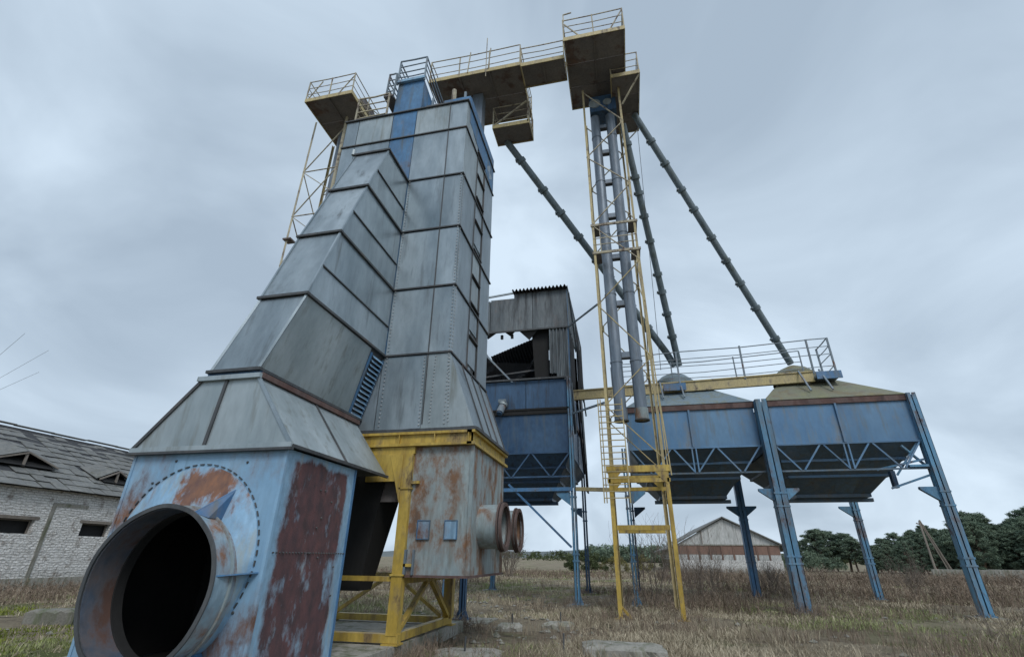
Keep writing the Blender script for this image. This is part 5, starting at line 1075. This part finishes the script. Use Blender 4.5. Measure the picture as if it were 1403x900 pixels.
# slabs near the camera
def rough(name,label,x0,x1,y0,y1,z0,z1,rot=0,m=conc,seed=0,cat='slab'):
    r=random.Random(seed); nx_,ny_=8,6; cx,cy=(x0+x1)/2,(y0+y1)/2; vs=[]
    for zt in (1,0):
        for j in range(ny_+1):
            for i in range(nx_+1):
                x=x0+(x1-x0)*i/nx_-cx; y=y0+(y1-y0)*j/ny_-cy; e_=(i in(0,nx_)) or (j in (0,ny_))
                x+=r.uniform(-.04,.04)*(1 if e_ else .3); y+=r.uniform(-.04,.04)*(1 if e_ else .3)
                z=(z1-(.03+r.random()*.05 if e_ else 0)+r.uniform(-.012,.012)) if zt else z0
                vs.append((cx+x*math.cos(rot)-y*math.sin(rot),cy+x*math.sin(rot)+y*math.cos(rot),z))
    N_=(nx_+1)*(ny_+1); fs=[]
    for j in range(ny_):
        for i in range(nx_): a=j*(nx_+1)+i; fs.append((a,a+1,a+nx_+2,a+nx_+1))
    edge=[i for i in range(nx_+1)]+[j*(nx_+1)+nx_ for j in range(1,ny_+1)]+[ny_*(nx_+1)+i for i in range(nx_-1,-1,-1)]+[j*(nx_+1) for j in range(ny_-1,0,-1)]
    for k in range(len(edge)): a,b=edge[k],edge[(k+1)%len(edge)]; fs.append((a,a+N_,b+N_,b))
    o=MB(); o.v=vs;o.f=fs; o=o.build(name,m); tag(o,label,cat); return o
wetc=mat('dark mossy concrete',(.15,.145,.125),(.22,.21,.185),scale=3,streak=1,rough=.9,bump=.5,bscale=20,vary=0,dirt=(.09,.11,.05),damt=.6)
rough('broken_slab','pale broken concrete slab at the bottom edge right of the dryer',-3.5,-2.35,9.2,10.0,-.1,.12,.1,seed=1)
rough('concrete_block','weathered concrete block half buried in grass at the bottom centre',-1.0,.45,10.15,11.0,-.1,.2,.05,seed=2)
rough('broken_slab','small pale slab in the grass below the fan ducts',-3.35,-2.75,13.2,13.8,-.1,.12,.2,seed=3)
rough('broken_slab','small pale slab in the grass in front of the blue bin leg',-2.3,-1.6,13.9,14.5,-.1,.12,-.1,seed=4)
rough('concrete_block','low mossy concrete block in the grass at the left, before the barn',-14.75,-13.75,10.9,11.4,-.1,.3,.5,m=wetc,seed=5)
m=MB()
for x,y,l_ in ((-2.95,9.5,'rusty anchor bolt in the broken slab nearest the dryer'),(-3.0,13.5,'rusty anchor bolt in the small slab below the fan ducts'),(-1.9,14.2,'rusty anchor bolt in the slab before the blue bin leg'),(-1.35,10.4,'rusty anchor bolt left of the half buried concrete block')):
    o=MB().tube((x,y,0),(x+.01,y,.34),.018,6).build('anchor_bolt',galvd); tag(o,l_,'bolt','anchor bolts in the foreground slabs')
# ------------------------------------------------------------------ grass (stuff)
def blocked(x,y):
    b=(x>-8.3)&(x<-3.95)&(y>3.9)&(y<12.85)
    b|=(x>-3.5)&(x<-2.4)&(y>9.2)&(y<10.0); b|=(x>-.9)&(x<.4)&(y>10.2)&(y<11.0)
    b|=(x>-5.2)&(x<-3.75)&(y>13.85)&(y<15.1)
    b|=(x<-26.8)
    return b
def pn(x,y,s,o=0):
    return (np.sin(x*s+o)+np.sin(y*s*1.3+o*2)+np.sin((x+y)*s*.7+1.7+o)+np.sin((x-y*1.2)*s*.9+4+o)+np.sin(x*s*2.3-y*s*1.9+o))/5
def grass(name,m,N,wfun,hr,wr,seed,lean=.5,curl=.5,tuft=6,ymax=75):
    rg=np.random.default_rng(seed)
    # candidate tufts uniform in image-ish distance: density falls with distance
    nt_=N//tuft
    d=6.0*(ymax/6.0)**(rg.random(nt_*3)); a=rg.uniform(R(-72),R(42),nt_*3)
    x=d*np.sin(a); y=d*np.cos(a); k=(rg.random(nt_*3)<wfun(x,y))&(~blocked(x,y)); x,y,d=x[k][:nt_],y[k][:nt_],d[k][:nt_]
    n=len(x); x=np.repeat(x,tuft);y=np.repeat(y,tuft); d=np.repeat(d,tuft); hs=np.repeat(rg.uniform(hr[0],hr[1],n),tuft)
    sc=np.clip(d/14,1,4)
    x=x+rg.normal(0,.05,len(x))*sc; y=y+rg.normal(0,.05,len(x))*sc
    ok=~blocked(x,y); x,y,d,hs,sc=x[ok],y[ok],d[ok],hs[ok],sc[ok]; n=len(x)
    h_=hs*rg.uniform(.4,1.2,n)*(.75+.6*pn(x,y,.8,seed)); w_=rg.uniform(wr[0],wr[1],n)*np.clip(d/9,1,7)
    th=rg.uniform(0,6.283,n); ln=rg.uniform(.1,lean,n)*h_; la=rg.uniform(0,6.283,n)
    c,s=np.cos(th)*w_/2,np.sin(th)*w_/2; lx,ly=np.cos(la)*ln,np.sin(la)*ln
    g_=np.zeros(n)-.03
    def P_(dx,dy,z): return np.stack([x+dx,y+dy,g_+z],1)
    v=np.stack([P_(-c,-s,0*h_),P_(c,s,0*h_),P_(lx*.45-c*.8,ly*.45-s*.8,h_*.55),P_(lx*.45+c*.8,ly*.45+s*.8,h_*.55),P_(lx*1.2,ly*1.2,h_*(1-.25*curl))],1).reshape(-1,3)
    b=np.arange(n)[:,None]*5; f=np.concatenate([b+np.array([[0,1,3]]),b+np.array([[0,3,2]]),b+np.array([[2,3,4]])],1).reshape(-1,3)
    obj_np(name,v,f,m,kind='stuff')
cl=lambda z:np.clip(z,0,1)
grass('dry_grass',dryg,230000,lambda x,y:cl(.45+2.2*pn(x,y,.5,1))*(1-.93*((x<-8.6)&(y<14))),(.07,.24),(.006,.012),1,lean=.9)
grass('green_grass',grng,160000,lambda x,y:cl(.2+2.2*pn(x,y,.42,5)+((y<15)&(x>-3))*.35),(.05,.2),(.006,.011),2,lean=.8)
grass('moss_grass',mossg,90000,lambda x,y:cl(((x<-8.6)&(y<15)&(y>6))*1.0*(.8+pn(x,y,1.0,2))),(.04,.13),(.008,.014),3,lean=.8)
grass('tall_weeds',brushm,30000,lambda x,y:cl(.15+1.2*pn(x,y,.8,9)+((x>0)&(x<15)&(y>11)&(y<24))*.25)*(1-.95*((x<-8.6)&(y<14))),(.25,.65),(.004,.007),4,lean=.5,tuft=4,ymax=40)
grass('straw_tussocks',dryg,50000,lambda x,y:cl(-.12+1.3*pn(x,y,1.5,3))*(1-.95*((x<-8.6)&(y<14))),(.25,.5),(.005,.009),6,lean=.7,tuft=14,ymax=40)
# grey brown thicket bands in the field: many thin twigs
def thicket(name,N,regs,hr,seed,m=brushm):
    rg=np.random.default_rng(seed); xs,ys,hs=[],[],[]
    for (x0,x1,y0,y1,wt,hh_) in regs:
        k=int(N*wt); xs.append(rg.uniform(x0,x1,k)); ys.append(rg.uniform(y0,y1,k)); hs.append(np.full(k,hh_))
    x=np.concatenate(xs);y=np.concatenate(ys);hm=np.concatenate(hs)
    k=rg.random(len(x))<np.clip(.55+.9*pn(x,y,.45,seed),0,1); x,y,hm=x[k],y[k],hm[k]; n=len(x)
    h_=hm*rg.uniform(.35,1.1,n)*(.7+.3*pn(x,y,.7,2*seed)); d=np.hypot(x,y); w_=.006*np.clip(d/9,1,6)
    th=rg.uniform(0,6.283,n); c,s=np.cos(th)*w_,np.sin(th)*w_; V_=[];
    base=np.stack([x,y,np.full(n,-.05)],1); tip=base+np.stack([rg.normal(0,.28,n)*h_,rg.normal(0,.28,n)*h_,h_],1)
    side=np.stack([c,s,0*c],1)
    quads=[(base-side,base+side,tip)]
    for q in range(5):
        t=rg.uniform(.25,.95,n)[:,None]; b0=base*(1-t)+tip*t; dr_=np.stack([rg.normal(0,.5,n),rg.normal(0,.5,n),rg.uniform(.1,.8,n)],1)*(h_*.38)[:,None]
        quads.append((b0-side*.7,b0+side*.7,b0+dr_))
    v=np.stack([np.stack(q,1) for q in quads],1).reshape(-1,3); f=np.arange(len(v)).reshape(-1,3)
    obj_np(name,v,f,m,kind='stuff')
rk=MB(); rr_=random.Random(9)
for i in range(700):
    d=7+22*rr_.random(); a=R(rr_.uniform(-60,35)) if rr_.random()<.3 else R(rr_.uniform(-22,2)); x,y=d*math.sin(a),d*math.cos(a)
    if blocked(np.array([x]),np.array([y]))[0]: continue
    s=rr_.uniform(.02,.09)*(1.5 if rr_.random()<.08 else 1); c=V((x,y,hgt(x,y)+s*.2)); 
    ps=[c+V((rr_.uniform(-1,1),rr_.uniform(-1,1),rr_.uniform(-.4,.7)))*s for _ in range(6)]
    rk.add([c+V((s*rr_.uniform(.7,1.4),0,0)),c+V((0,s*rr_.uniform(.6,1.2),0)),c+V((-s*rr_.uniform(.7,1.4),0,0)),c+V((0,-s*rr_.uniform(.6,1.2),0)),c+V((s*.2,s*.1,s*rr_.uniform(.3,.8))),c-V((0,0,s))],[(0,1,4),(1,2,4),(2,3,4),(3,0,4),(1,0,5),(2,1,5),(3,2,5),(0,3,5)])
rk.build('rubble',conc,kind='stuff')
thicket('dry_brush',34000,[(2,44,42,56,.30,1.25),(-30,2,44,60,.12,.8),(8,30,30,40,.07,.8),(-1,4,19,26,.05,1.1),(3,8,30,38,.02,1.1),(-26.6,-20,10,40,.12,.75),(-26,-9,20,40,.10,.9),(-26,-20,14,24,.04,.8),(6.5,17,25,34,.06,1.1),(10,22,17,24,.03,.7)]+[(x-.55,x+.55,y-.6,y+.5,.007,.42) for x,y in ((-7.2,20.3),(-2.05,20.3),(-2.2,27.2),(.05,20.3),(5.44,20.1),(10.64,20.3),(10.64,27.6),(5.45,27),(.2,27),(-.45,16.5),(1.3,16.5),(1.3,18.7),(-.45,18.7),(-4.6,13.7),(-3.9,12.9),(-3.8,10.5),(-3.8,9),(-1.1,10.3),(.6,10.6),(-3.6,9.4),(-2.2,9.6))],None,5)
